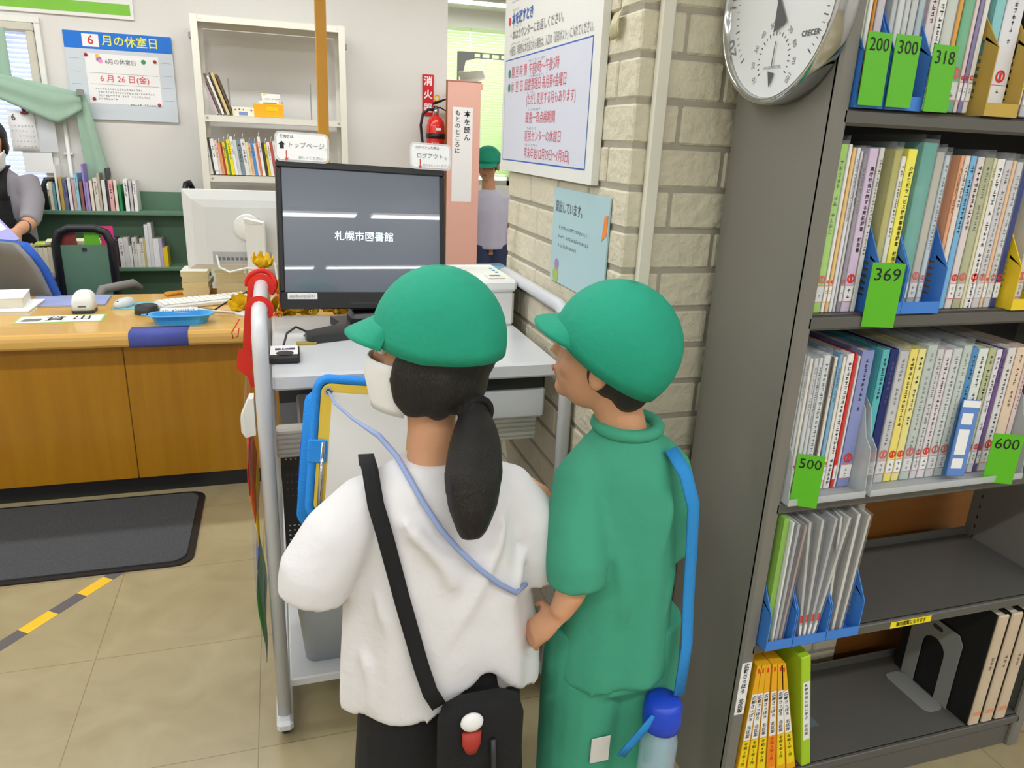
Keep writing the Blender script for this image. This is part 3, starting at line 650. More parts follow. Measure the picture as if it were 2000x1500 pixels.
obj('hose', MB().tube([(-.015, -.01, .44), (-.05, -.02, .44), (-.085, -.03, .415), (-.098, -.03, .35), (-.09, -.03, .27), (-.075, -.03, .17), (-.068, -.03, .08), (-.066, -.03, .03)], .0085, BLACK, 10), ex)
obj('strap', MB().lathe([(.0565, .275), (.0585, .275), (.0585, .305), (.0565, .305)], BLACK, 28, None, True, False).box(-.018, .018, .055, .085, .27, .31, BLACK), ex)
lm = MB()
rm = random.Random(9)
for k in range(6): lm.marks(5, .008, PAPER, FACE(-.03, -.0575, .25 - k * .016), False, rm)
lm.quad(.028, .014, PAPER, FACE(.005, -.0575, .33))
obj('label', lm, ex)
# ------------------------------------------------------------------ curtain, calendar and sheets by the left window
cu = MB(); g = []
for i in range(9):                                    # swag from the left to the clip
    t = i / 8; row = []
    for j in range(17):
        u = j / 16; x = -1.62 + .64 * u
        top = 1.705 - .105 * u ** 1.4; bot = 1.655 - .28 * u ** 1.1 + (.14 * (u > .8) * (u - .8) / .2)
        row.append((x, 4.715 + .006 * sin(t * 7 + u * 3) * (1 - u) + .004 * sin(t * 12), top + (bot - top) * t))
    g.append(row)
cu.sheet(g, .003, GREENW)
g = []
for i in range(13):                                   # tail hanging from the clip
    t = i / 12; row = []
    for j in range(11):
        u = j / 10; x0 = -1.02 + .02 * t; x1 = -.96 + .085 * t
        row.append((x0 + (x1 - x0) * u, 4.735 + .010 * sin(u * 7) * min(1, t * 2.2), 1.605 - .50 * t))
    g.append(row)
cu.sheet(g, .003, GREENW)
cu.v = [(x + .98, y - 4.75, z - 1.6) for x, y, z in cu.v]
o = thing('tied_curtain', 'pale green curtain pulled across the window and pinned to the wall by a clip', 'curtain', (-.98, 4.75, 1.6))
obj('cloth', cu, o)
obj('clip', MB().rbox(-.014, .022, -.05, -.035, -.012, .016, .003, CHROME).box(-.004, .004, -.036, .045, -.004, .004, CHROME), o)
single('hanging_curtain', MB().sheet([[(-1.60 + .30 * j / 10, 4.772 + .006 * sin(j * 1.7), 1.90 - .34 * i / 4) for j in range(11)] for i in range(5)], .002, GREENW), 'pale green curtain panel hanging straight inside the left window frame', 'curtain')
c = MB().sheet([[(-1.345 + .125 * j / 2, 4.752 - .004 * sin(i * .9), 1.495 - .205 * i / 6) for j in range(3)] for i in range(7)], .001, PAPER)
c.text('6', .045, INK, FACE(-1.318, 4.7455, 1.462))
rm = random.Random(2)
for k in range(5): c.marks(7, .008, GINK, FACE(-1.33, 4.746, 1.42 - k * .026), False, rm, gap=2.0)
single('wall_calendar', c, 'white wall calendar page showing a large six hung on the window', 'calendar')
MG2 = mat('maroon_clip', (120, 24, 44), .4)
single('maroon_clip', MB().ell((0, 0, .012), .012, .008, .014, MG2).rbox(-.018, .018, -.006, .006, -.012, .0, .002, MG2), 'maroon knob clip holding the calendar at its top', 'clip', (-1.262, 4.742, 1.492))
GS = mat('grey_sheet', (206, 210, 214), .6)
single('notice_sheet', MB().box(-.06, .06, -.001, .001, -.13, .13, GS), 'grey paper notice taped to the window right of the calendar', 'notice', (-1.19, 4.758, 1.42))
single('white_notice', MB().box(-.07, .07, -.001, .001, -.10, .10, PAPER), 'white paper notice under the calendar, behind the worker', 'notice', (-1.235, 4.761, 1.28))
# ------------------------------------------------------------------ pink bookcase end, angle shelf, box lid
PINK = mat('salmon_board', (230, 178, 162), .6, var=.02)
pk = thing('pink_bookcase', 'salmon pink bookcase end panel standing at the end of the back wall', 'bookcase', (1.09, 4.62, 0))
obj('end_panel', MB().rbox(-.10, .105, -.022, 0, 0, 1.772, .003, PINK).box(-.104, -.1001, -.023, .0, 0, 1.775, BROWN).box(-.104, .108, -.024, .002, 1.7721, 1.778, mat('pink_edge', (196, 130, 116), .6)), pk)
obj('body', MB().box(-.05, .10, .0005, .16, 0, 1.74, PINK), pk)
obj('hook', MB().rbox(.1055, .12, -.02, 0, 1.735, 1.768, .003, PINK), pk)
s = MB().quad(.125, .55, PAPER, Matrix.Identity(4))
for k, ch in enumerate('本を読ん'): s.text(ch, .04, INK, Matrix.Translation((.028, .235 - k * .045, 0)), .015)
for k, ch in enumerate('もとのところに'): s.text(ch, .034, INK, Matrix.Translation((-.030, .24 - k * .036, 0)), .01)
single('handwritten_sheet', s, 'white handwritten vertical notice on the salmon pink panel', 'notice', (1.085, 4.5965, 1.355), rot=(pi / 2, 0, 0))
af = thing('angle_shelf_frame', 'grey slotted angle steel frame rising behind the salmon pink panel', 'shelf frame', (1.30, 5.6, 0))
def slotted(L_):
    b = MB().box(0, L_, -.0015, .0015, 0, .008, STEEL).box(0, L_, -.0015, .0015, .032, .04, STEEL).box(0, L_, -.0015, .03, .0385, .0405, STEEL); k = 0.0
    while k < L_: b.box(k, min(k + .018, L_), -.0015, .0015, .008, .032, STEEL); k += .07
    return b
STEEL2 = STEEL
b = slotted(2.04); b.v = [(-z + .02, y, x) for x, y, z in b.v]; obj('post', b, af)
b = slotted(.9); b.v = [(x - .0, y - .004, z + 2.0) for x, y, z in b.v]; obj('crossbar', b, af)
b = slotted(2.04); b.v = [(-z + .88, y, x) for x, y, z in b.v]; obj('post', b, af)
obj('gusset', MB().prism([(-.02, 0), (.10, 0), (.10, -.045), (.035, -.06), (.02, -.13), (-.02, -.13)], -.004, -.0015, STEEL, FACE(0, -.006, 2.04)), af)
obj('shelf', MB().box(-.02, .88, 0, .4, 1.0, 1.02, STEEL), af)
single('white_box_lid', MB().box(-.09, .13, -.14, .14, 0, .006, RACK).box(.124, .13, -.14, .14, .006, .05, RACK).box(-.09, -.084, -.14, .14, .006, .05, RACK), 'cream box lid tilted on top behind the salmon pink panel', 'box lid', (1.13, 4.95, 1.765), rot=(0, radians(-24), radians(20)))
single('blue_bin', MB().loft([[(x, y, z) for x, y in rr(-.11 * q, .11 * q, -.11 * q, .11 * q, .02)] for z, q in ((0, .85), (.62, 1.0))], mat('pale_blue_bin', (120, 182, 214), .5)), 'pale blue bin on the floor behind the printer', 'bin', (1.38, 4.95, .0))
single('dark_green_bin', MB().loft([[(x, y, z) for x, y in rr(-.10 * q, .10 * q, -.11 * q, .11 * q, .02)] for z, q in ((0, .85), (.60, 1.0))], mat('dark_green_bin', (30, 70, 56), .5)), 'dark green bin on the floor right of the pale blue one', 'bin', (1.61, 4.97, .0))
# ------------------------------------------------------------------ search terminal desk
dk = thing('terminal_desk', 'grey laminate terminal desk with silver tube frame and tall side handles', 'desk', (.29, 1.9, 0))
obj('desktop', world(MB().rbox(-.034, .635, 1.615, 2.185, .912, .95, .006, LAMIN), dk), dk)
for x in (-.054, .652):
    pts = [(x, 1.602, .045), (x, 1.602, .99)] + [(x, 1.602 + .085 * (1 - cos(radians(a))), .99 + .085 * sin(radians(a))) for a in (20, 40, 60, 80, 90)] + [(x, 2.14, 1.075)] + [(x, 2.14 + .085 * sin(radians(a)), .99 + .085 * cos(radians(a))) for a in (20, 40, 60, 80, 90)] + [(x, 2.225, .045)]
    obj('side_frame', world(MB().tube(pts, .0168, SILV, 14), dk), dk)
    obj('foot_rail', world(MB().rbox(x - .02, x + .02, 1.56, 2.26, .03, .06, .008, SILV), dk), dk)
    for y in (1.60, 2.22): obj('caster', world(MB().lathe([(0, -.01), (.014, -.01), (.017, -.004), (.017, .004), (.014, .01), (0, .01)], BLACK, 14, frame((x, y, .017), (0, 1, 0), (0, 0, 1))), dk), dk)
rib = MB().rbox(-.036, .634, 1.75, 1.79, .692, .768, .005, RACK)
for k in range(5): rib.box(-.034, .632, 1.7485, 1.75, .702 + k * .013, .706 + k * .013, mat('rib_grey', (190, 190, 180), .5))
obj('crossbar', world(rib, dk), dk)
obj('drawer', world(MB().rbox(.16, .62, 1.66, 2.15, .79, .868, .006, LAMIN).box(.17, .61, 1.655, 1.66, .872, .9, BLACK).box(.16, .62, 1.67, 2.15, .868, .905, BLACK), dk), dk)  # black blocks paint the shadowed gap between drawer and desktop
obj('back_ledge', world(MB().rbox(-.03, .63, 2.186, 2.25, .895, .925, .003, LAMIN), dk), dk)
obj('cable_tray', world(MB().box(-.03, .63, 2.212, 2.224, .672, .894, DARK).box(-.03, .63, 2.2115, 2.224, .606, .672, GINK), dk), dk)
obj('lower_shelf', world(MB().rbox(-.036, .634, 1.66, 2.22, .36, .385, .004, LAMIN), dk), dk)
obj('base_shelf', world(MB().rbox(-.036, .634, 1.62, 2.22, .115, .14, .004, LAMIN), dk), dk)
pc = thing('desktop_computer', 'black desktop computer tower with silver brown top under the terminal desk', 'computer', (.09, 2.02, .3855))
PCG = mat('pc_brown_grey', (128, 120, 116), .35, metal=.4)
obj('case', MB().rbox(-.07, .07, -.19, .19, 0, .315, .006, PCG), pc)
obj('front_bezel', MB().rbox(-.068, .068, -.20, -.1902, .002, .24, .004, BLACK), pc)
hp = MB().rbox(-.025, .025, -.002, .002, 0, .28, .001, mat('charcoal_plate', (62, 60, 60), .5)).box(-.025, .025, -.0025, .004, .28, .29, WHITE)
for i in range(3):
    for j in range(4): hp.quad(.005, .004, PAPER, FACE(-.012 + i * .012, -.0021, .03 + j * .014)).quad(.004, .003, GINK, FACE(-.012 + i * .012, -.0021, .16 + j * .02))
    hp.quad(.004, .003, PAPER, FACE(-.012 + i * .012, -.0021, .265))
single('vent_plate', hp, 'charcoal perforated vent plate beside the computer tower', 'vent plate', (-.005, 1.84, .3855))
single('grey_bin', MB().loft([[(x, y, z) for x, y in rr(-.15 * q, .15 * q, -.14 * q, .14 * q, .03)] for z, q in ((0, .9), (.17, 1), (.18, 1.03), (.2, 1.03))], mat('bin_grey', (176, 182, 190), .45)), 'pale grey plastic bin on the base shelf of the terminal desk', 'bin', (.14, 1.80, .1405))
# ------------------------------------------------------------------ monitor
mo = thing('terminal_monitor', 'black terminal monitor with a glowing blue grey screen on the desk', 'monitor', (.217, 1.985, .95), .0747)
TB = radians(11); WM, HM = .2213, .3764
T = Matrix.Translation((0, 0, .0594)) @ Matrix.Rotation(-TB, 4, 'X') @ Matrix.Translation((0, 0, HM / 2)) @ Matrix.Rotation(.0353, 4, 'Y') @ Matrix.Translation((0, 0, -HM / 2))
bz = MB()
for a in ((-WM, WM, .0, .045), (-WM, WM, HM - .018, HM), (-WM, -WM + .014, .045, HM - .018), (WM - .014, WM, .045, HM - .018)): bz.rbox(a[0], a[1], -.008, .03, a[2], a[3], .003, BLACK, T)
bz.rbox(-WM + .01, WM - .01, .02, .055, .02, HM - .02, .01, BLACK, T)
bz.rbox(-.04, .04, -.0085, -.0081, .014, .017, .0001, DARK, T)
obj('bezel', bz, mo)
SCR = mat('screen_glow', (106, 119, 147), .2, var=.03, scale=4, emit=.31, spec=1.0, coat=1.0)
SCT = mat('screen_text', (225, 240, 245), .3, emit=.9)
SCR.node_tree.nodes['Principled BSDF'].inputs['Coat Roughness'].default_value = .015
sn = SCR.node_tree; sb = sn.nodes['Principled BSDF']; sb.inputs['Base Color'].default_value = (.03, .035, .045, 1)
for l in list(sn.links):
    if l.to_socket == sb.inputs['Base Color']: sn.links.remove(l)
obj('screen', MB().box(-WM + .014, WM - .014, -.003, .01, .045, HM - .018, SCR, T).text('札幌市図書館', .0262, SCT, T @ FACE(.0, -.0032, .19), .006), mo)
obj('stand', MB().rbox(-.04, .04, .03, .065, .012, .20, .006, BLACK).rbox(-.05, .05, -.03, .06, .012, .05, .01, BLACK), mo)
obj('base', MB().prism([(-.175, -.10), (-.165, -.115), (-.06, -.09), (.06, -.09), (.165, -.115), (.175, -.10), (.175, -.06), (.09, -.01), (.075, .02), (.09, .09), (-.09, .09), (-.075, .02), (-.09, -.01), (-.175, -.06)], 0, .022, DARK), mo)
m = MB().quad(.075, .016, PAPER, Matrix.Identity(4)).text('saplibuorpc2161', .0125, GINK, Matrix.Translation((0, 0, 0)), 0, sx=.8)
lo = obj('asset_label', m, mo); lo.matrix_local = T @ FACE(-.165, -.0086, .034)
single('rubber_foot', MB().prism(rr(-.025, .025, -.012, .012, .006), 0, .006, mat('olive_felt', (168, 150, 84), .9)), 'small olive pad under the left foot of the monitor base', 'pad', (.048, 1.862, .9495))
# laminated page signs clipped on the monitor top
LAM = mat('laminate_film', (236, 238, 240), .08, alpha=.45)
def page_sign(x, z, w, h, label, lines, rot, col2):
    o = thing('laminated_sign', label, 'sign', (0, 0, 0)); o.matrix_world = mo.matrix_basis @ T @ Matrix.Translation((x, -.0125, z)) @ Matrix.Rotation(rot, 4, 'Y') @ FACE(0, 0, 0)
    obj('film', MB().prism(rr(-w / 2, w / 2, -h / 2, h / 2, .014), -.0008, .0, LAM), o)
    s = MB().prism(rr(-w / 2 + .005, w / 2 - .005, -h / 2 + .005, h / 2 - .005, .011), .0001, .0006, PAPER)
    I = Matrix.Translation((0, 0, .0007))
    for t, hh, dx, dy, mm_, b_, al in lines: s.text(t, hh, mm_, I, b_, al, dx=dx, dy=dy)
    ax = -w / 2 + (.028 if rot < .02 else .03)
    s.quad(.003, .022, col2, I @ Matrix.Translation((ax, -h / 2 + .016, 0)), .0004).prism([(ax - .005, -h / 2 + .009), (ax + .005, -h / 2 + .009), (ax, -h / 2 + .001)][::-1], .0008, .001, col2)
    return o, s, I
GT_ = mat('sign_grey_green', (84, 104, 84), .5)
o, s, I = page_sign(-.155, .409, .134, .074, 'laminated top page sign clipped at the left end of the monitor top', [('使用後は', .0085, -.055, .024, GINK, .02, 'LEFT'), ('トップページ', .0155, .009, .004, GINK, .0, 'CENTER'), ('に', .008, .059, .0, GINK, 0, 'CENTER'), ('戻してください。', .0085, .058, -.026, GINK, .0, 'RIGHT')], .0, mat('arrow_red', (196, 72, 66), .5))
s.prism([(-.059, .004), (-.050, .013), (-.041, .004), (-.045, .004), (-.045, -.006), (-.055, -.006), (-.055, .004)][::-1], .0008, .001, INK)
obj('sheet', s, o)
o, s, I = page_sign(.181, .409, .115, .070, 'laminated log out sign clipped at the right end of the monitor top', [('ログインした時は', .0082, -.042, .022, GINK, .01, 'LEFT'), ('ログアウト', .0150, -.002, .0, GT_, .0, 'CENTER'), ('を', .008, .042, -.004, GINK, 0, 'CENTER'), ('忘れずにしてください。', .0072, -.022, -.024, GINK, .0, 'LEFT')], .0, mat('arrow_red', (196, 72, 66), .5))
obj('sheet', s, o)
# card reader with its cable
ic = thing('card_reader', 'black card reader with a white top face at the left of the desk', 'card reader', (-.008, 1.745, .95), -.02)
obj('case', MB().rbox(-.033, .037, -.05, .05, 0, .018, .004, BLACK), ic)
s = MB().box(-.029, .033, -.032, .044, .0181, .0188, PAPER)
Z = Matrix.Translation((.004, .012, .0192))
s.quad(.045, .016, mat('purple_patch', (70, 30, 96), .5), Z, 0).text('IC', .019, PAPER, Z, .02, sx=1.2, off=.0004).disc(.02, DARK, Matrix.Translation((.004, -.022, .0191)), 0, 20, 1.0)
obj('top_face', s, ic)
obj('cable', MB().tube([(.0, .05, .010), (.0, .075, .012), (.008, .115, .03), (.03, .16, .035), (.055, .17, .02), (.08, .175, .006), (.075, .20, .004), (.05, .19, .004), (.06, .17, .004), (.11, .19, .004), (.17, .22, .004)], .0028, DARK, 8), ic)
# printer
PW = mat('printer_white', (234, 234, 234), .35, var=.01)
pr_ = thing('printer', 'white printer on the back right corner of the desk beside the brick column', 'printer', (.535, 2.11, .95))
obj('body', MB().rbox(-.115, .095, -.13, .13, .0, .10, .008, PW), pr_)
obj('lid', MB().rbox(-.12, .098, -.14, .13, .1005, .135, .008, PW), pr_)
obj('control_panel', MB().rbox(.02, .07, -.12, -.06, .1351, .139, .002, RACK).quad(.03, .02, GINK, Matrix.Translation((.045, -.09, .1392))), pr_)
for k in range(3): obj('button', MB().lathe([(0, 0), (.005, 0), (.005, .002), (0, .0025)], LBLUE, 10, Matrix.Translation((.07, -.02 + k * .035, .1351))), pr_)
# artificial flowers along the back edge of the desk
YF = mat('yellow_petal', (250, 206, 20), .7, transl=.25, var=.12); LEAF = mat('leaf_green', (60, 110, 46), .7, transl=.2, var=.2)
def flower(x, y, z, label, tilt, seed, h=.05):
    r_ = random.Random(seed); o = thing('artificial_flower', label, 'flower', (x, y, z), 0, 'yellow artificial flowers behind the monitor', (tilt, r_.uniform(-.3, .3), r_.uniform(-.6, .6)))
    pt = MB()
    for k in range(8):
        a = k * pi / 4; g = []
        for i in range(4):
            t = i / 3; rr_ = .005 + .024 * sin(t * 2.0); zz = h + .036 * t; ww = .017 * sin(pi * min(t + .18, .93))
            g.append([(rr_ * cos(a) - ww * q * sin(a), rr_ * sin(a) + ww * q * cos(a), zz) for q in (-1, 0, 1)])
        pt.sheet(g, .0008, YF)
    obj('petals', pt, o)
    obj('stem', MB().tube([(0, 0, 0), (0, 0, h + .004)], .002, LEAF, 6), o)
    g = [[(.012 + .02 * t, q * .009 * sin(pi * min(t + .1, 1)), h * .3 + .03 * t) for q in (-1, 0, 1)] for t in (0, .33, .66, 1)]
    obj('leaf', MB().sheet(g, .0008, LEAF), o); return o
FL = [(.0, 'beside the monitor edge'), (.037, 'under the monitor edge'), (.074, 'third along the desk back ledge'), (.111, 'fourth along the desk back ledge'), (.148, 'fifth along the desk back ledge'), (.185, 'sixth along the desk back ledge')]
for i, (x, n) in enumerate(FL): flower(x, 2.222, .950, 'yellow artificial flower with green leaves, ' + n, .5 if i % 2 else .9, 20 + i, .002 + .005 * (i % 2))
flower(-.054, 2.16, 1.0925, 'yellow artificial flower standing on top of the silver handle', .3, 5, .002)
flower(-.012, 2.235, 1.0, 'yellow artificial flower between handle and monitor', .5, 6, .01)
flower(-.115, 2.22, .97, 'yellow artificial flower hanging left of the silver handle', .8, 7, .0)
flower(-.018, 2.235, .955, 'yellow artificial flower low between handle and monitor', .8, 8, .0)
# red paper ribbons on the handle
RDR = mat('red_paper', (226, 40, 24), .55, var=.08)
def arch(y, ro, ri, tl, m_=RDR):                   # flat cut paper hoop over the tube with a tail on the left
    o_ = [(ro * cos(radians(a)), ro * sin(radians(a))) for a in range(-25, 186, 15)]; i_ = [(ri * cos(radians(a)), ri * sin(radians(a))) for a in range(185, -26, -15)]
    out = [(o_[0][0] + .016, o_[0][1] - .006), (o_[0][0] + .006, o_[0][1] + .006)] + o_ + [(-ro - .006, -.05), (-ro - .012, -tl), (-ro + .008, -tl), (-ri - .004, -.05)] + i_ + [(i_[-1][0] + .004, i_[-1][1] - .014), (i_[-1][0] + .014, i_[-1][1] - .006)]
    return MB().prism(out, -.0007, .0007, m_, FACE(0, y, .0))
ribbon_ = thing('red_paper_ribbon', 'red cut paper ribbons looped over the silver desk handle', 'ribbon', (-.054, 1.8, 1.072))
obj('hoop', arch(-.075, .0315, .0180, .11), ribbon_)
obj('hoop', arch(.19, .034, .0180, .13), ribbon_)
obj('band', MB().tube([(.034 * cos(radians(a)), .20 + .004 * sin(a), .006 + .034 * sin(radians(a))) for a in range(190, -60, -12)], .007, RDR, 8, flat=.5), ribbon_)
obj('cut_figure', MB().prism([(-.052, -.09), (-.026, -.09), (-.022, -.12), (-.026, -.15), (-.014, -.165), (-.008, -.15), (-.004, -.17), (-.012, -.186), (-.03, -.18), (-.036, -.155), (-.058, -.135)], -.0007, .0007, RDR, FACE(0, -.078, 0)).tube([(-.044, -.078, -.02), (-.062, -.078, -.05), (-.060, -.078, -.064), (-.050, -.078, -.06), (-.046, -.078, -.04)], .0013, RDR, 6), ribbon_)
obj('cord', MB().tube([(-.012, -.078, -.18), (-.016, -.08, -.22), (-.020, -.09, -.27)], .0022, RDR, 6).tube([(.034, .19, .0), (.044, .17, -.04), (.046, .16, -.075)], .0014, RDR, 6), ribbon_)
# bracket and rainbow streamer left of the front post
single('white_hook', MB().prism([(0, 0), (.02, .045), (.03, .045), (.03, -.04), (.008, -.045), (0, -.03)], -.02, .02, WHITE, FACE(-.105, 1.63, .855)), 'white plastic bracket on the left side of the front desk post', 'bracket')
ST = [((226, 60, 30), 'red'), ((240, 110, 20), 'orange'), ((250, 200, 20), 'yellow'), ((40, 50, 110), 'navy'), ((90, 120, 190), 'blue'), ((70, 150, 60), 'green'), ((120, 140, 130), 'grey green')]
sm = thing('rainbow_poster', 'rainbow striped poster in clear film hung on the left of the desk frame', 'poster', (-.088, 1.62, .80))
pz = 0.0
bnd = MB()
for k, (c, n) in enumerate(ST):
    h = (.12, .07, .06, .06, .08, .12, .06)[k]
    g = []
    for i in range(4):
        z = pz - h * i / 3
        g.append([(-.004 + .022 * (-z) * 0 + .006 * sin(z * 20) - .012 * (j / 4) * 0 + .002 * sin(j * 2), -.035 + .25 * j / 4, z + .06 * (j / 4)) for j in range(5)])
    bnd.sheet(g, .0012, mat('stripe_' + n.replace(' ', '_'), c, .5)); pz -= h
obj('sheet', bnd, sm)
obj('film', MB().sheet([[(-.008 + .004 * sin(i), -.045 + .27 * j / 4, .07 - .68 * i / 8 + .06 * j / 4) for j in range(5)] for i in range(9)], .0006, FILM), sm)

# ------------------------------------------------------------------ notices on the column
XL = XC0 - .0065
def LEFTF(y, z, o=0.0): return frame((XL - o, y, z), (0, -1, 0), (0, 0, 1))      # plane facing -X
s = MB().box(XL - .016, XL + .001, 1.545, 2.262, 1.372, 1.98, WHITE)
NB = mat('notice_lilac', (214, 217, 232), .5, var=.01); NBL = mat('notice_blue', (40, 96, 186), .5); PINKINK = mat('notice_crimson', (212, 92, 106), .6); GRN = mat('notice_green', (36, 136, 92), .5)
O = .0164
yc = 1.9035
s.quad(.655, .275, NBL, LEFTF(1.9135, 1.5385, O)).quad(.648, .268, NB, LEFTF(1.9135, 1.5385, O), .0003)
def nt_(t, h, y, z, m_, al='LEFT', b_=.0, sx=.95): s.text(t, h, m_, LEFTF(y, z, O), b_, al, sx=sx, off=.0008)
def ruby(n, h, y, z): s.marks(n, h, GINK, LEFTF(y, z, O), False, random.Random(n * 7 + int(z * 1000)), gap=1.9, off=.0008)
nt_('・1人10冊まで、2週間借りられます。', .028, 2.19, 1.845, GINK); s.quad(.5, .004, mat('notice_pale', (196, 200, 206)), LEFTF(1.95, 1.822, O))
nt_('本を返すとき', .033, 2.19, 1.775, NBL, b_=.03); s.disc(.011, RED, LEFTF(2.212, 1.775, O), .0005, 16)
ruby(4, .008, 2.18, 1.80)
nt_('・本はカウンターにお返しください。', .028, 2.21, 1.735, GINK); ruby(7, .007, 2.19, 1.757)
nt_('・休室日、時間外に本を返される場合は、入口の「返却ポスト」に入れてください。', .027, 2.215, 1.694, GINK, sx=.62); ruby(16, .007, 2.19, 1.714)
for z in (1.637, 1.600): s.disc(.012, GRN, LEFTF(2.195, z, O), .0006, 16)
nt_('開 室 時 間  午前9時～午後5時', .033, 2.175, 1.637, PINKINK, sx=.88)
nt_('休  室  日  図書整理日 毎月第4金曜日', .033, 2.175, 1.598, PINKINK, sx=.82)
nt_('(ただし変更する月もあります)', .031, 2.03, 1.561, PINKINK, sx=.86)
nt_('蔵書一斉点検期間', .031, 2.03, 1.515, PINKINK)
nt_('区民センターの休館日', .031, 2.03, 1.469, PINKINK, sx=.92)
nt_('年末年始(12月29日～1月3日)', .032, 2.03, 1.425, PINKINK, sx=.86)
for z, n in ((1.659, 10), (1.620, 12), (1.580, 5), (1.537, 9), (1.490, 7), (1.448, 8)): ruby(n, .007, 2.02, z)
s.v = [(x - XL, y - 1.9, z - 1.372) for x, y, z in s.v]
single('notice_board', s, 'large white library hours board with red lettering on the brick column side', 'notice board', (XL, 1.9, 1.372))
s = MB().box(XL - .003, XL + .0005, 1.465, 1.805, 1.12, 1.352, mat('pale_blue_sheet', (176, 208, 216), .4, var=.02))
O2 = .0032
s.text('貸出しています。', .030, GINK, LEFTF(1.79, 1.305, O2), .015, 'LEFT', sx=.8, off=.0005)
for k, n in enumerate((17, 18, 11)): s.quad(.004, .006, GINK, LEFTF(1.755, 1.258 - k * .022, O2), .0004).marks(n, .009, GINK, LEFTF(1.74, 1.258 - k * .022, O2), False, random.Random(k), off=.0005)
s.prism([(-.012, -.028), (.012, -.012), (.014, .03), (-.004, .026)], .0004, .0006, mat('poster_orange', (240, 140, 60), .5), LEFTF(1.482, 1.285, O2))
s.disc(.014, mat('poster_violet', (160, 130, 180), .5), LEFTF(1.76, 1.165, O2), .0005).disc(.02, mat('poster_lime', (170, 190, 90), .5), LEFTF(1.765, 1.138, O2), .0004)
s.v = [(x - XL, y - 1.63, z - 1.12) for x, y, z in s.v]
single('blue_notice', s, 'pale blue lending notice on the brick column below the hours board', 'notice', (XL, 1.63, 1.12))
g = [[(XL - .002 - .010 * sin(i * .6) - .004 * abs(j - 2) * .4, 1.512 - .036 * j / 4 - .004 * sin(i), 1.708 - .05 * i / 5 + .006 * j / 4) for j in range(5)] for i in range(6)]
single('peeling_tape', MB().sheet(g, .0006, mat('yellowed_tape', (216, 208, 168), .4, transl=.2)), 'yellowed strip of peeling tape on the column corner', 'tape')
# ------------------------------------------------------------------ grey steel bookcase on the right
bk = thing('steel_bookcase', 'tall dark grey steel library bookcase in front of the brick column', 'bookcase', (1.33, 1.22, 0))
BX0, BX1, BY0, BY1 = .875, 1.79, 1.08, 1.366
for x0, sx in ((BX0, 1), (BX1 - .02, -1)):
    b = MB().rbox(x0, x0 + .02, BY0 + .004, BY1, 0, 2.1, .003, GREYM)
    b.rbox(min(x0, x0 + .034 * sx) if sx > 0 else x0 - .014, (x0 + .034) if sx > 0 else x0 + .02, BY0, BY0 + .016, 0, 2.1, .005, GREYM)
    for k in range(60):
        xx = x0 + (.0202 if sx > 0 else -.0002)
        b.quad(.004, .010, INK, frame((xx, BY1 - .03, .12 + k * .03), (0, sx, 0), (0, 0, 1)))
    obj('side_panel', world(b, bk), bk)
for z in (.075, .450, .780, 1.153, 1.505, 1.86, 2.07):
    b = MB().rbox(BX0 + .021, BX1 - .021, BY0 + .002, BY1 - .006, z + .018, z + .028, .003, GREYD).rbox(BX0 + .021, BX1 - .021, BY0, BY0 + .012, z, z + .028, .005, GREYD)
    b.rbox(BX0 + .021, BX1 - .021, BY1 - .012, BY1 - .006, z + .02, z + .05, .002, GREYD)
    obj('shelf', world(b, bk), bk)
obj('back_panel', world(MB().box(BX0 + .021, BX1 - .021, BY1 - .004, BY1, .81, 2.07, mat('painted_shade_sheet', (52, 52, 54), .6)), bk), bk)  # added dark sheet: paints the shade behind the open upper shelves
obj('kick_plate', world(MB().rbox(BX0 + .021, BX1 - .021, BY0 + .012, BY0 + .026, .0, .062, .003, GREYD), bk), bk)
yl = MB().quad(.115, .017, mat('label_yellow', (246, 226, 20), .5), Matrix.Identity(4)).text('館内閲覧になります', .0125, INK, Matrix.Translation((0, 0, .0002)), .015, sx=.75)
obj('shelf_label', yl, bk, (1.315 - 1.33, BY0 - .0006 - 1.22, .4635), (pi / 2, 0, 0))
wl = MB().quad(.024, .135, PAPER, Matrix.Identity(4))
for k, ch in enumerate('広報さっぽろ 北区版'): wl.text(ch, .0125, INK, Matrix.Translation((0, .058 - k * .0128, .0002)), .02)
obj('upright_label', wl, bk, (.892 - 1.33, BY0 - .0006 - 1.22, .368), (pi / 2, 0, 0))

STICK = mat('sticker_red', (222, 50, 40), .5); LINE = mat('label_red_line', (214, 80, 76), .5)
def spine_label(w, d, seed, zc=.035, red=True):
    r_ = random.Random(seed); M_ = FACE(0, -d / 2 - .0004, zc); b = MB(); ww = w * .92
    b.quad(ww, .032, PAPER, M_)
    if red:
        for dy in (.015, -.015): b.quad(ww, .0012, LINE, M_ @ Matrix.Translation((0, dy, 0)), .0003)
    b.marks(2, min(ww * .5, .009), GINK, M_, True, r_, dy=.005, gap=1.3, off=.0004)
    if red:
        rr_ = min(w * .46, .0105); M2 = FACE(0, -d / 2 - .0004, zc + .016 + rr_ + .003)
        b.ringflat(rr_ * .62, rr_, STICK, M2, .0002, 18).quad(rr_ * .5, rr_ * 1.1, STICK, M2, .0002)
    return b
ROWN = {1: 'top shelf', 2: 'second shelf', 3: 'third shelf'}
GRP = {1: 'reports and files on the top visible shelf', 2: 'reports and files on the second shelf', 3: 'reports in the clear trays on the third shelf'}
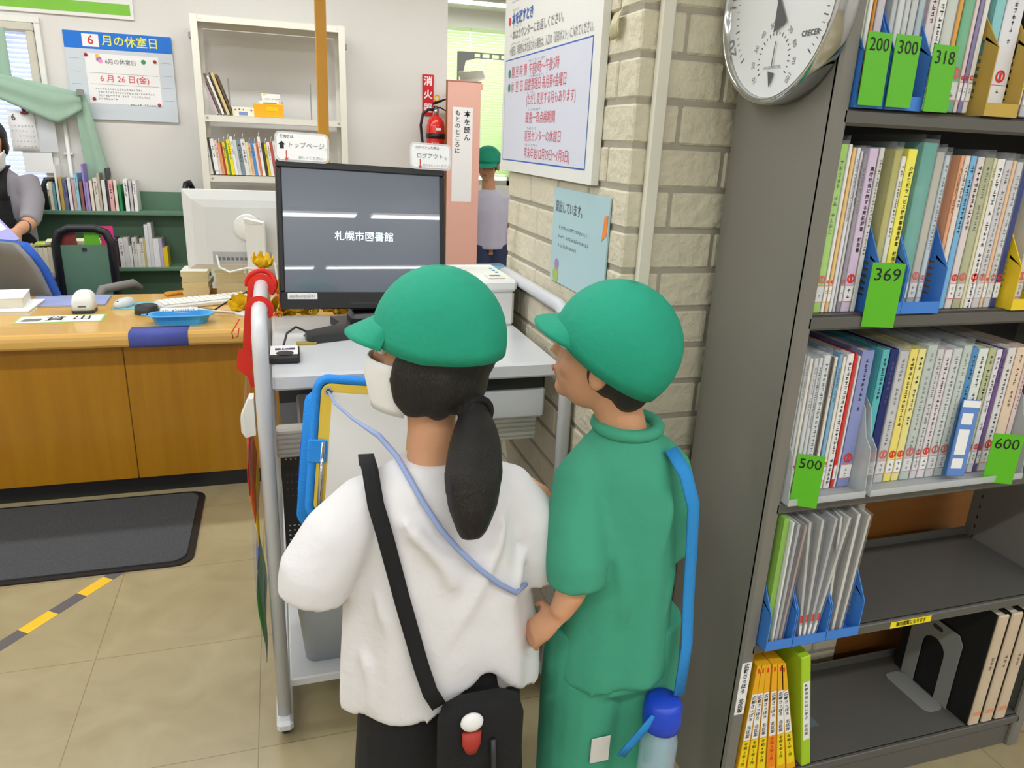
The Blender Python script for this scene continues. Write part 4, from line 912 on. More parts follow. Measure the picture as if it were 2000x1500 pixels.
def volume(row, i, x0, x1, z, h, rgb, look, kind, ttl, tag_, yf, label, d=.21):
    w = x1 - x0; seed = row * 100 + i
    cname = {'b': 'report', 'f': 'clear_file', 'm': 'magazine'}[kind]
    o = thing(cname, label, {'b': 'book', 'f': 'file', 'm': 'magazine'}[kind], ((x0 + x1) / 2, yf + d / 2, z), 0, GRP[row])
    m = mat('spine_' + look.replace(' ', '_'), rgb, .45, var=.04)
    b = MB()
    b.rbox(-w / 2, w / 2, -d / 2, -d / 2 + .004, 0, h, .0012, m).box(-w / 2, -w / 2 + .0012, -d / 2 + .004, d / 2, 0, h, m).box(w / 2 - .0012, w / 2, -d / 2 + .004, d / 2, 0, h, m)
    FM = FACE(0, -d / 2, 0)
    if isinstance(ttl, str):
        ch = min(w * .55, .0082); n = len(ttl); zz = h * .88
        for k, c in enumerate(ttl):
            if c != ' ': b.text(c, ch, INK, FM @ Matrix.Translation((w * .12, zz - k * ch * 1.15, 0)), .02)
    elif ttl: b.marks(int(ttl * 1.25), min(w * .6, .0088), INK if seed % 4 else GINK, FM @ Matrix.Translation((0, h * .93, 0)), True, random.Random(seed))
    obj('cover', b, o)
    obj('pages', MB().box(-w / 2 + .0013, w / 2 - .0013, -d / 2 + .0041, d / 2 - .003, .002, h - .004, OFFW if kind != 'f' else PAPER), o)
    if kind == 'f':
        obj('film_sleeve', MB().sheet([[(-w / 2 - .0006, -d / 2 - .001, q), (-w / 2 - .0006, d / 2, q)] for q in (.001, h + .014)], .0004, FILM).sheet([[(w / 2 + .0006, -d / 2 - .001, q), (w / 2 + .0006, d / 2, q)] for q in (.001, h + .014)], .0004, FILM).sheet([[(-w / 2 - .0006, -d / 2 - .0012, q), (w / 2 + .0006, -d / 2 - .0012, q)] for q in (.001, h + .006)], .0004, FILM), o)
    if tag_: obj('spine_label', spine_label(w, d, seed), o)
    return o
def build_row(row, z, items, yf):
    for i, it in enumerate(items):
        x0, x1, h, rgb, look, kind, ttl, tag_ = it[:8]
        dz = it[8] if len(it) > 8 else 0; dy = it[9] if len(it) > 9 else 0
        kn = {'b': 'report', 'f': 'clear file', 'm': 'magazine'}
        nb = items[i - 1] if i else None; na = items[i + 1] if i < len(items) - 1 else None
        if nb and na: lab = f'{look} {kn[kind]} between {nb[4]} and {na[4]} ones, {ROWN[row]} of grey bookcase'
        elif na: lab = f'{look} {kn[kind]} next to the left upright, {ROWN[row]} of grey bookcase'
        else: lab = f'{look} {kn[kind]} right of the {nb[4]} one, {ROWN[row]} of grey bookcase'
        volume(row, i, x0 + .0008, x1 - .0008, z + dz, h, rgb, look, kind, ttl, tag_, yf + dy, lab)
ROW1 = [(.914, .930, .30, (206, 222, 170), 'pale lime', 'f', 0, 1), (.931, .940, .30, (236, 236, 236), 'white lettered', 'b', 16, 1), (.941, .947, .30, (222, 150, 40), 'amber', 'b', 0, 1), (.948, .964, .30, (206, 198, 206), 'lavender grey', 'b', 0, 0),
        (.977, .988, .30, (196, 200, 204), 'silver', 'f', 0, 0), (.989, 1.003, .30, (226, 228, 230), 'white tabbed', 'f', 10, 0), (1.004, 1.015, .30, (206, 210, 210), 'ash grey', 'b', '札幌市の統計', 0), (1.016, 1.030, .30, (200, 204, 206), 'smoke grey', 'b', '都市計画概要', 0), (1.031, 1.044, .30, (176, 196, 210), 'mist blue', 'f', 8, 0),
        (1.052, 1.071, .30, (222, 210, 214), 'shell pink', 'b', 12, 0), (1.072, 1.088, .30, (236, 236, 236), 'bright white', 'b', 16, 1), (1.089, 1.112, .30, (216, 222, 214), 'pale sage', 'f', 0, 1), (1.114, 1.124, .30, (226, 166, 70), 'ochre', 'b', 0, 1), (1.125, 1.148, .30, (82, 186, 128), 'sea green', 'f', 0, 1), (1.149, 1.158, .30, (230, 210, 208), 'blush', 'b', 0, 1), (1.159, 1.168, .30, (140, 132, 176), 'violet', 'b', 8, 1), (1.169, 1.180, .30, (232, 228, 226), 'ivory', 'b', 0, 1),
        (1.193, 1.215, .30, (140, 206, 210), 'pale teal', 'b', '札幌市議会会議録', 0), (1.216, 1.258, .30, (230, 230, 238), 'wide white dotted', 'b', 14, 1), (1.276, 1.30, .30, (40, 50, 60), 'dark patterned', 'b', 0, 1), (1.302, 1.33, .30, (200, 196, 200), 'pale mauve', 'b', 8, 1), (1.332, 1.36, .30, (220, 220, 214), 'chalk', 'b', 8, 1)]
build_row(1, 1.5375, ROW1, 1.105)
ROW2 = [(.9115, .920, .285, (198, 200, 196), 'grey film', 'f', 8, 1), (.922, .940, .295, (172, 226, 80), 'lime green', 'f', 12, 1), (.941, .949, .295, (238, 238, 236), 'plain white', 'b', 0, 1), (.950, .958, .29, (240, 198, 130), 'light orange', 'b', 0, 1), (.959, .967, .29, (226, 230, 236), 'bluish white', 'b', 20, 0), (.968, .974, .285, (214, 212, 216), 'thin grey', 'b', 20, 0), (.975, .984, .28, (150, 138, 154), 'dusky mauve', 'f', 14, 1), (.985, 1.005, .29, (212, 192, 220), 'lilac', 'b', '高齢社会に関する意識調査 報告書', 1),
        (1.007, 1.018, .292, (214, 212, 212), 'photo covered', 'm', 22, 0), (1.040, 1.056, .285, (190, 182, 70), 'olive', 'f', 0, 0, .004), (1.057, 1.068, .275, (232, 232, 224), 'cream tabbed', 'b', 16, 0, .004), (1.069, 1.090, .288, (244, 236, 96), 'bright yellow', 'b', '介護保険サービス提供事業者調査 報告書', 0, .004), (1.099, 1.132, .30, (70, 170, 156), 'tall teal', 'f', 0, 1, .004), (1.133, 1.152, .285, (196, 192, 178), 'stone grey', 'f', 0, 1, .004), (1.154, 1.166, .28, (206, 222, 236), 'ice blue', 'f', 18, 1, .004), (1.190, 1.199, .285, (232, 168, 130), 'apricot', 'b', 14, 1), (1.200, 1.213, .285, (232, 220, 210), 'yellow dotted', 'b', 8, 1), (1.214, 1.228, .285, (124, 184, 226), 'sky blue', 'b', 12, 0), (1.230, 1.247, .284, (226, 214, 214), 'rosy white', 'b', 10, 1), (1.248, 1.268, .283, (188, 190, 142), 'khaki', 'f', 10, 1), (1.269, 1.277, .283, (226, 220, 170), 'pale cream', 'b', 10, 0), (1.278, 1.297, .282, (236, 234, 234), 'milk white', 'b', 22, 1), (1.298, 1.316, .28, (226, 222, 226), 'pearl', 'f', 18, 1), (1.317, 1.326, .28, (240, 196, 156), 'peach', 'b', 0, 1), (1.327, 1.343, .278, (224, 224, 227), 'fog grey', 'f', 18, 1), (1.344, 1.36, .28, (52, 66, 124), 'navy and white', 'b', 0, 1), (1.40, 1.42, .27, (226, 220, 214), 'oat', 'f', 0, 1), (1.445, 1.47, .28, (220, 214, 210), 'linen', 'b', 12, 1), (1.472, 1.50, .28, (200, 206, 214), 'cool grey', 'b', 12, 1)]
build_row(2, 1.1815, ROW2, 1.104)
ROW3 = [(.9135, .921, .285, (222, 226, 230), 'frosted grey', 'f', 12, 1), (.922, .933, .29, (224, 224, 226), 'hazy white', 'f', 16, 1), (.934, .942, .285, (216, 216, 220), 'dull silver', 'f', 14, 1), (.943, .951, .28, (232, 226, 216), 'ivory edged', 'b', 0, 1), (.953, .963, .28, (226, 228, 232), 'misty', 'f', 14, 0), (.964, .973, .28, (214, 214, 218), 'moon grey', 'b', 20, 0), (.974, .990, .285, (230, 234, 236), 'crisp white', 'f', 18, 0), (.991, .998, .28, (80, 70, 66), 'dark topped', 'b', 10, 0), (.999, 1.007, .28, (226, 220, 210), 'sandy white', 'b', 12, 0), (1.009, 1.018, .285, (130, 178, 214), 'faded blue', 'b', 14, 1), (1.019, 1.027, .28, (236, 230, 216), 'buttermilk', 'b', 0, 1), (1.028, 1.044, .285, (234, 232, 232), 'densely lettered white', 'b', 22, 0), (1.045, 1.053, .285, (216, 50, 46), 'scarlet', 'b', 0, 1), (1.054, 1.060, .28, (230, 226, 226), 'slim white', 'b', 0, 0), (1.061, 1.091, .29, (138, 148, 200), 'periwinkle', 'b', 9, 1),
        (1.1095, 1.128, .29, (92, 182, 190), 'turquoise', 'b', 8, 1), (1.129, 1.150, .29, (22, 38, 108), 'deep navy', 'b', 8, 1), (1.152, 1.176, .285, (208, 207, 210), 'smoky', 'f', 16, 1), (1.178, 1.198, .288, (240, 224, 120), 'pale yellow', 'b', 12, 1), (1.199, 1.218, .288, (236, 226, 150), 'butter yellow', 'b', 12, 1), (1.220, 1.245, .295, (200, 212, 204), 'grey green', 'f', 18, 1), (1.247, 1.264, .285, (226, 226, 224), 'chalk white', 'f', 20, 1), (1.266, 1.286, .283, (226, 216, 222), 'pinkish white', 'b', 16, 1), (1.288, 1.311, .285, (224, 228, 226), 'cloudy', 'f', 18, 1), (1.313, 1.336, .29, (206, 220, 212), 'pale mint', 'f', 16, 1), (1.338, 1.353, .285, (74, 146, 204), 'azure', 'b', 14, 0), (1.355, 1.381, .282, (226, 232, 228), 'soft white', 'b', 20, 1), (1.383, 1.402, .282, (184, 190, 150), 'sage', 'b', 18, 1), (1.404, 1.420, .278, (226, 224, 230), 'cool white', 'b', 14, 1), (1.421, 1.432, .278, (110, 80, 140), 'purple', 'b', 8, 1), (1.434, 1.457, .28, (222, 220, 220), 'light ash', 'b', 18, 1), (1.459, 1.488, .28, (230, 206, 184), 'beige', 'b', 10, 1), (1.490, 1.504, .28, (228, 204, 204), 'powder pink', 'b', 12, 1)]
build_row(3, .8115, ROW3, 1.110)
# small details on single volumes
single('spare_label', MB().box(-.003, .003, -.0005, .0005, -.05, .05, PAPER), 'narrow white spine strip hanging beside the left upright, second shelf', 'label', (.9125, 1.1015, 1.36))

# file boxes
def file_box(x0, x1, z, m, label, y0=1.075, d=.235, hb=.245, hf=.085, grp='plastic file boxes on the grey bookcase'):
    o = thing('file_box', label, 'file box', ((x0 + x1) / 2, y0 + d / 2, z), 0, grp); w = (x1 - x0) / 2
    obj('base', MB().box(-w + .0021, w - .0021, -d / 2, d / 2, 0, .002, m).box(-w + .0021, w - .0021, -d / 2, -d / 2 + .002, .002, .022, m).box(-w + .0021, w - .0021, d / 2 - .002, d / 2, .002, hb, m), o)
    for s_ in (-1, 1):
        xx = s_ * w; xa, xb = min(xx, xx - s_ * .002), max(xx, xx - s_ * .002)
        M_ = Matrix(((0, 0, 1, 0), (1, 0, 0, 0), (0, 1, 0, 0), (0, 0, 0, 1)))        # (u, v, t) -> (t, u, v)
        b = MB()
        zt = hf + .02
        b.prism([(-d / 2, .0), (-d / 2 + .03, .0), (-d / 2 + .03, zt), (-d / 2, hf)], xa, xb, m, M_)
        b.prism([(-d / 2 + .03, .0), (d / 2, .0), (d / 2, .03), (-d / 2 + .03, .03)], xa, xb, m, M_)
        b.prism([(-d / 2, hf), (-d / 2 + .03, zt - .006), (d / 2, zt - .006), (d / 2, hb), (-d / 2 + .10, hb)], xa, xb, m, M_)
        b.prism([(.02, .03), (d / 2, .03), (d / 2, zt - .006), (.02, zt - .006)], xa, xb, m, M_)
        for k in range(6): b.prism([(-d / 2 + .03, .033 + k * .012), (.02, .036 + k * .012), (.02, .042 + k * .012), (-d / 2 + .03, .039 + k * .012)], xa, xb, m, M_)
        obj('side', b, o)
    return o
file_box(.9105, .9685, 1.5335, BLUEP, 'blue plastic file box behind the card numbered 200')
file_box(.973, 1.049, 1.5335, BLUEP, 'blue plastic file box behind the card numbered 300')
OLV = mat('olive_cardboard', (196, 164, 76), .7, var=.06)
file_box(1.186, 1.262, 1.5335, OLV, 'ochre cardboard file box holding the pale teal report', hf=.11)
file_box(1.030, 1.0945, 1.1815, BLUEP, 'blue plastic file box behind the card numbered 369')
file_box(1.0955, 1.185, 1.1815, BLUEP, 'blue plastic file box holding the tall teal file')
file_box(1.366, 1.436, 1.1815, mat('yellow_plastic', (240, 206, 40), .45), 'yellow plastic file box at the right of the second shelf')
file_box(.9105, .974, .4785, BLUEP, 'blue file box at the left upright on the fourth shelf', y0=1.055)
file_box(.976, 1.058, .4785, BLUEP, 'blue file box second from the left upright on the fourth shelf', y0=1.055)
file_box(1.060, 1.143, .4785, BLUEP, 'blue file box third from the left upright on the fourth shelf', y0=1.055)
# clear trays of the third shelf
def tray(x0, x1, label):
    o = thing('clear_tray', label, 'tray', ((x0 + x1) / 2, 1.18, .8082), 0, 'frosted trays on the third shelf'); w = (x1 - x0) / 2
    obj('base', MB().box(-w, w, -.115, .14, 0, .0022, FROST).box(-w, w, -.117, -.115, 0, .014, FROST), o)
    M_ = Matrix(((0, 0, 1, 0), (1, 0, 0, 0), (0, 1, 0, 0), (0, 0, 0, 1)))
    for s_ in (-1, 1):
        pl = [(-.115, .0023), (.14, .0023), (.14, .20), (-.03, .20)] + [(-.03 - .05 * sin(radians(a)), .15 + .05 * cos(radians(a))) for a in (30, 60, 90)] + [(-.09, .12), (-.108, .10)]
        obj('side', MB().prism(pl, min(s_ * w, s_ * w - s_ * .002), max(s_ * w, s_ * w - s_ * .002), FROST, M_), o)
tray(.9105, 1.0925, 'frosted clear tray behind the card numbered 500')
tray(1.1045, 1.5085, 'frosted clear tray behind the card numbered 600')
# numbered cards
def divider(x, z, n, w, h, rz, tilt, y=1.068):
    s = MB().box(-w / 2, w / 2, -.0008, .0008, 0, h, GREENC).text(n, w * .56, INK, FACE(0, -.0009, h - w * .38), .0, sx=1.0)
    o = single('number_card', s, f'bright green card numbered {n} at the front of the bookcase shelf', 'card', (x, y, z), rz, 'green number cards', rot=(tilt, 0, rz))
    return o
divider(.935, 1.537, '200', .050, .110, .06, -.03)
divider(.992, 1.537, '300', .052, .110, .04, -.03)
divider(1.071, 1.5338, '318', .053, .104, .04, -.03)
divider(1.041, 1.160, '369', .058, .118, -.35, .0)
divider(.940, .808, '500', .050, .108, -.55, .0, 1.058)
divider(1.436, .806, '600', .060, .112, -.42, .0, 1.062)
# fourth shelf contents
single('lime_file', MB().box(-.006, .006, -.10, .10, 0, .296, mat('spine_lime', (140, 186, 84), .5)), 'dull lime file standing in the first blue box of the fourth shelf', 'file', (.922, 1.172, .481))
def leaf(x, h, w, rgb, label, lean, yaw=0.0, red=False, y=1.165, d=.21):
    o = thing('clear_file', label, 'file', (x, y, .4815), 0, 'papers in the blue boxes of the fourth shelf', (0, lean, yaw))
    obj('papers', MB().box(-w / 2, w / 2, -d / 2 + .004, d / 2 - .004, .001, h - .006, mat('sheaf_%d' % rgb[0], rgb, .5, var=.06)), o)
    obj('film_sleeve', MB().box(-w / 2 - .001, -w / 2 - .0006, -d / 2, d / 2, 0, h, FILM).box(w / 2 + .0006, w / 2 + .001, -d / 2, d / 2, 0, h, FILM), o)
    if red: obj('spine_label', MB().quad(w, .018, STICK, FACE(0, -d / 2 + .0034, .055)).quad(w, .03, PAPER, FACE(0, -d / 2 + .0034, .025)), o)
leaf(.932, .295, .004, (236, 236, 234), 'white sheaf beside the dull lime file, fourth shelf', .0)
leaf(.940, .29, .006, (176, 176, 180), 'grey film sheaf in the first blue box', .02)
leaf(.950, .285, .005, (168, 150, 146), 'brownish sheaf in the first blue box', .05)
leaf(1.000, .292, .006, (188, 186, 184), 'clear sheaf leaning left in the second blue box', -.10, 0, True)
leaf(1.010, .292, .006, (193, 192, 191), 'clear sheaf second in the second blue box', -.03, 0, True)
leaf(1.020, .292, .006, (181, 182, 186), 'clear sheaf third in the second blue box', .05, 0, True)
leaf(1.030, .292, .006, (198, 196, 193), 'clear sheaf leaning right in the second blue box', .13, 0, True)
leaf(1.090, .29, .005, (206, 203, 196), 'white envelope sheaf leaning left in the third blue box', -.06, -.22)
leaf(1.104, .295, .006, (211, 208, 203), 'white envelope sheaf upright in the third blue box', .02, -.20)
leaf(1.113, .29, .005, (201, 198, 190), 'cream envelope sheaf leaning right in the third blue box', .05, -.12)
bro = MB().rbox(-.024, .024, -.002, .002, 0, .165, .0008, mat('brochure_blue', (96, 136, 206), .45)).quad(.03, .024, PAPER, FACE(-.004, -.0022, .125)).quad(.03, .055, PAPER, FACE(-.004, -.0022, .075)).quad(.03, .022, PAPER, FACE(-.004, -.0022, .028)).quad(.048, .014, PAPER, FACE(0, -.0022, .157))
single('brochure', bro, 'small blue and white brochure leaning in front of the reports behind the clear tray', 'brochure', (1.338, 1.082, .823), rot=(radians(-6), radians(6), 0))
# bottom shelf: yellow newsletter files
YEL = mat('yellow_file_card', (238, 176, 26), .55, var=.05); YL2 = mat('label_vivid_yellow', (248, 220, 20), .5); ORL = mat('label_orange', (246, 140, 20), .5); LIM = mat('lime_file_card', (170, 210, 40), .55, var=.05)
YRS = ['令和2年1月', '令和3年1月', '令和4年1月', '令和5年1月', '令和6年1月', '令和7年1月']
ordn = ['nearest the left upright', 'second from the left upright', 'third from the left upright', 'with the orange lower label', 'fifth from the left upright', 'leaning against the lime file']
LEAN = (0, -3.2, -6, -8, -10.5, -14)
def wedge(w0, w1, h, m): return MB().loft([[(x * w, y, z) for x, y in ((-1, -.1), (1, -.1), (1, .11), (-1, .11))] for w, z in ((w0, 0), (w0, .01), (w1, h))], m, False)
for i in range(6):
    o = thing('newsletter_file', f'amber newsletter file {ordn[i]} on the bottom shelf', 'file', (.925 + i * .0275, 1.18, .1035 + .003), 0, 'amber newsletter files', (0, radians(LEAN[i]), 0))
    obj('cover', wedge(.0115, .0058, .315, YEL).quad(.004, .012, RED, FACE(0, -.1001, .30)), o)
    s = MB()
    s.add([(-.0083, -.1003, .115), (.0083, -.1003, .115), (.0065, -.1003, .24), (-.0065, -.1003, .24)], [(0, 1, 2, 3)], PAPER)
    for k, ch in enumerate('広報さっぽろ 北区版'): s.text(ch, .0105, INK, FACE(0, -.1004, .230 - k * .0115), .015, off=.0004)
    obj('title_label', s, o)
    s = MB(); s.add([(-.0095, -.1003, .02), (.0095, -.1003, .02), (.0084, -.1003, .112), (-.0084, -.1003, .112)], [(0, 1, 2, 3)], ORL if i == 3 else YL2)
    for k, ch in enumerate(YRS[i]): s.text(ch, .010, INK if i != 3 else RED, FACE(0, -.1004, .104 - k * .0115), .015, off=.0004)
    obj('year_label', s, o)
o = thing('newsletter_file', 'lime green file at the right end of the amber newsletter files', 'file', (1.104, 1.18, .1065), 0, None, (0, radians(-11), 0))
obj('cover', MB().rbox(-.0125, .0125, -.1, .11, 0, .32, .002, LIM), o)
s = MB().quad(.017, .17, PAPER, FACE(0, -.1004, .165))
for k, ch in enumerate('札幌市民と共に学ぶ 北区版'): s.text(ch, .0092, INK, FACE(0, -.1004, .24 - k * .0118), .015, off=.0004)
obj('title_label', s, o)
DG = mat('green_bookend', (44, 62, 52), .45)
o = thing('bookend', 'dark green bookend right of the lime file on the bottom shelf', 'bookend', (1.130, 1.235, .1035))
obj('plate', MB().prism(rr(-.06, .06, 0, .19, .03), -.001, .001, DG, Matrix(((0, 0, 1, 0), (1, 0, 0, 0), (0, 1, 0, 0), (0, 0, 0, 1)))), o)
obj('foot', MB().box(.001, .09, -.055, .055, 0, .0012, mat('blue_grey_foot', (98, 112, 128), .5)), o)
# grey steel bookend with an arched opening, three big bound volumes
o = thing('bookend', 'grey steel bookend with an arched opening beside the large black volume', 'bookend', (1.585, 1.22, .1035))
BE = mat('pale_grey_enamel', (140, 140, 137), .4)
M_ = Matrix(((0, 0, 1, 0), (1, 0, 0, 0), (0, 1, 0, 0), (0, 0, 0, 1)))
hole = [(.035 * cos(radians(a)), .13 + .035 * sin(radians(a))) for a in range(0, 181, 20)]
b = MB()
b.prism([(-.075, 0), (-.035, 0), (-.035, .13), (-.075, .17)], -.0012, .0012, BE, M_).prism([(.035, 0), (.075, 0), (.075, .17), (.035, .13)], -.0012, .0012, BE, M_)
b.prism([(.035, .13)] + [(.075, .17), (.075, .195), (.06, .215), (.0, .215), (.0, .165)] + hole[1:5][::-1], -.0012, .0012, BE, M_).prism([(-.035, .13)] + hole[5:9][::-1] + [(.0, .165), (.0, .215), (-.06, .215), (-.075, .195), (-.075, .17)], -.0012, .0012, BE, M_)
b.prism([(-.012, .19), (.012, .19), (.016, .196), (.012, .202), (-.012, .202), (-.016, .196)], -.0016, .0016, DARK, M_)
obj('plate', b, o)
obj('foot', MB().prism(rr(-.062, -.0013, -.075, .075, .02), 0, .0016, BE), o)
BKV = mat('black_binding', (16, 16, 18), .6)
CRS = mat('cream_binding_spine', (206, 186, 160), .6, var=.1)
for i, (x0, x1) in enumerate(((1.590, 1.628), (1.632, 1.672), (1.676, 1.716))):
    w = x1 - x0
    o = thing('bound_volume', ['large black bound volume with cream spine against the grey steel bookend', 'large black bound volume with cream spine in the middle of three', 'large black bound volume with cream spine at the right upright'][i], 'book', ((x0 + x1) / 2, 1.205, .1035), 0, 'large bound volumes')
    obj('boards', MB().box(-w / 2, -w / 2 + .003, -.118, .12, 0, .325, BKV).box(w / 2 - .003, w / 2, -.118, .12, 0, .325, BKV), o)
    obj('spine', MB().rbox(-w / 2 + .0031, w / 2 - .0031, -.124, -.116, 0, .325, .003, CRS).marks(3, .012, GINK, FACE(0, -.1245, .2), True, random.Random(i)).quad(w * .6, .012, mat('faded_orange', (226, 150, 110)), FACE(0, -.1245, .035)), o)
    obj('pages', MB().box(-w / 2 + .0031, w / 2 - .0031, -.115, .112, .004, .318, OFFW), o)
# ------------------------------------------------------------------ thermometer dial on the side of the bookcase
tm = thing('wall_thermometer', 'round silver rimmed thermometer dial hanging on the bookcase side', 'thermometer', (.8745, 1.217, 1.703), 0, None)
TF = frame((0, 0, 0), (0, -1, 0), (0, 0, 1))
RD = .166
obj('rim', MB().lathe([(0, 0), (RD - .006, 0), (RD, .006), (RD, .036), (RD - .004, .043), (RD - .010, .043), (RD - .012, .034), (RD - .012, .0301), (0, .0301)], CHROME, 64, TF), tm)
dm = MB().disc(RD - .0125, mat('dial_white', (228, 230, 232), .4, var=.01), TF, .0306, 64)
def tick(rad, a, ln, wd, m_, cx=0, cy=0):
    a = radians(a); Mx = TF @ Matrix.Translation((cx + rad * cos(a), cy + rad * sin(a), .031)) @ Matrix.Rotation(a, 4, 'Z'); dm.quad(ln, wd, m_, Mx)
for k in range(0, 51):
    a = 222 - k * 264 / 50; tick(.128, a, .012 if k % 5 == 0 else .007, .0022 if k % 5 == 0 else .0012, INK)
for k, n in enumerate(('20', '10', '0', '10', '20', '30', '40', '50')):
    a = 205 - k * 230 / 7; ar = radians(a); dm.text(n, .038, GINK, TF @ Matrix.Translation((.150 * cos(ar), .150 * sin(ar), .031)) @ Matrix.Rotation(ar - pi / 2, 4, 'Z'), .0)
HY = -.092
for k in range(0, 21):
    a = 210 - k * 240 / 20; tick(.043, a, .007 if k % 2 == 0 else .004, .002, INK, 0, HY)
for k, n in enumerate(('10', '20', '30', '40', '50', '60', '70', '80', '90', '100')):
    a = 212 - k * 244 / 9; ar = radians(a); dm.text(n, .013, GINK, TF @ Matrix.Translation((.058 * cos(ar), HY + .058 * sin(ar), .031)) @ Matrix.Rotation(ar - pi / 2, 4, 'Z'))
dm.text('HYGROMETER', .0075, GINK, TF @ Matrix.Translation((0, HY - .012, .031))).text('CRECER', .0125, INK, TF @ Matrix.Translation((.092, -.058, .031)), .02)
obj('dial', dm, tm)
hd = MB().prism([(-.002, .0), (.002, .0), (.0012, .075), (-.0012, .075)], .034, .035, DARK, TF @ Matrix.Rotation(radians(40), 4, 'Z')).prism([(0, .012), (-.016, -.045), (.018, -.038)], .034, .0352, DARK, TF @ Matrix.Rotation(radians(14), 4, 'Z'))
hd.prism([(-.001, 0), (.001, 0), (.0008, .042), (-.0008, .042)], .033, .0336, DARK, TF @ Matrix.Translation((0, HY - .012, 0)) @ Matrix.Rotation(radians(-4), 4, 'Z')).prism([(0, -.032), (-.008, -.006), (.010, -.010)], .033, .0338, DARK, TF @ Matrix.Translation((0, HY - .012, 0)))
obj('hands', hd, tm)
obj('glass', MB().disc(RD - .013, mat('dial_glass', (240, 244, 246), .04, alpha=.08), TF, .040, 64), tm)
# ------------------------------------------------------------------ people
def head_frame(c, yaw, tilt, roll=0.0): return Matrix.Translation(c) @ Matrix.Rotation(radians(yaw), 4, 'Z') @ Matrix.Rotation(radians(tilt), 4, 'X') @ Matrix.Rotation(radians(roll), 4, 'Y')
def add_head(b, H, k=1.0):
    S = H @ Matrix.Scale(k, 4)
    b.ell((0, -.010, .025), .073, .090, .084, SKIN, 20, 14, S).ell((0, .020, -.030), .058, .066, .076, SKIN, 20, 14, S)
    b.ell((0, .058, -.080), .026, .022, .020, SKIN, 12, 8, S).ell((0, .070, .018), .050, .018, .012, SKIN, 12, 8, S)
    for sx in (-1, 1):
        b.ell((sx * .074, -.006, -.015), .011, .018, .029, SKIN, 12, 8, S).ell((sx * .036, .052, -.030), .022, .022, .022, SKIN, 12, 8, S)
    b.tube([(0, .080, .006), (0, .092, -.016), (0, .094, -.028)], [.008, .011, .013], SKIN, 10, M=S)
    b.ell((0, .082, -.050), .020, .008, .006, SKIN, 10, 6, S).ell((0, .080, -.060), .017, .008, .006, SKIN, 10, 6, S)
def face_parts(p, H, k=1.0, mask=False):
    S = H @ Matrix.Scale(k, 4); e = MB(); i_ = MB(); br_ = MB()
    for sx in (-1, 1):
        e.ell((sx * .030, .0735, .004), .0115, .009, .0085, EYEW, 12, 8, S); i_.ell((sx * .030, .0805, .004), .0058, .0035, .0058, IRIS, 10, 6, S)
        br_.tube([(sx * .017, .087, .023), (sx * .030, .086, .027), (sx * .043, .078, .024)], .0022, HAIR, 6, M=S)
    obj('eyes', world(e, p), p); obj('irises', world(i_, p), p); obj('eyebrows', world(br_, p), p)
    if not mask: obj('lips', world(MB().tube([(-.017, .0855, -.054), (0, .0905, -.054), (.017, .0855, -.054)], [.002, .004, .002], mat('lip_tone', (176, 100, 92), .5), 8, M=S), p), p)
    else:
        g = [[(.070 * sin(radians(a)) * (1 - .22 * (i / 6)), .012 + (.102 - .010 * abs(i - 2) / 3) * cos(radians(a)), -.010 - .090 * i / 6) for a in range(-80, 81, 16)] for i in range(7)]
        m = MB().sheet(g, .002, PAPER, True, S)
        for sx in (-1, 1):
            m.tube([(sx * .058, .024, -.02), (sx * .076, .0, .008), (sx * .080, -.014, -.005)], .0015, PAPER, 6, M=S).tube([(sx * .050, .022, -.075), (sx * .074, -.008, -.045), (sx * .080, -.014, -.01)], .0015, PAPER, 6, M=S)
        obj('face_mask', world(m, p), p)
def hand(b, W, d, n, side, k=1.0, curl=.5):
    d = Vector(d).normalized(); n = Vector(n); n = (n - d * n.dot(d)).normalized(); s = d.cross(n) * side; W = Vector(W)
    b.tube([W - d * .02 * k, W + d * .02 * k, W + d * .05 * k, W + d * .078 * k], [.019 * k, .027 * k, .034 * k, .031 * k], SKIN, 14, flat=.48, up=n)
    for i in range(4):
        p = W + d * (.074 - .004 * (i == 3)) * k + s * (.0245 - .0165 * i) * k; Lf = (.058, .066, .062, .048)[i] * k; pts = [p]; a = curl * .45; c_ = curl * (.75 + .12 * i)
        for f in (.42, .33, .25):
            v = d * cos(a) + n * sin(a); p = p + v * Lf * f; pts.append(p); a += c_
        b.tube(pts, [.0082 * k, .0078 * k, .0070 * k, .0058 * k], SKIN, 8)
    p = W + d * .018 * k + s * .022 * k; q = p + (d * .55 + s * .75 + n * .25).normalized() * .034 * k; r_ = q + (d * .8 + s * .35 + n * .45 * curl).normalized() * .026 * k
    b.tube([p, q, r_], [.011 * k, .0095 * k, .007 * k], SKIN, 8)
def dome(H, c, rx, ry, rz, e0, m, th=.003, n=32, k=9, wr=0.0):
    out = []; inn = []
    for i in range(k + 1):
        t = i / k; ro = []; ri = []
        for j in range(n):
            a = 2 * pi * j / n; e = e0(a); el = e + (pi / 2 - .03 - e) * t; w_ = 1 + wr * sin(a * 5 + t * 3) * (1 - t)
            ro.append((c[0] + rx * w_ * cos(el) * cos(a), c[1] + ry * w_ * cos(el) * sin(a), c[2] + rz * sin(el)))
            ri.append((c[0] + (rx * w_ - th) * cos(el) * cos(a), c[1] + (ry * w_ - th) * cos(el) * sin(a), c[2] + (rz - th) * sin(el)))
        out.append(ro); inn.append(ri)
    return MB().loft(out + inn[::-1], m, True, False, True, H)
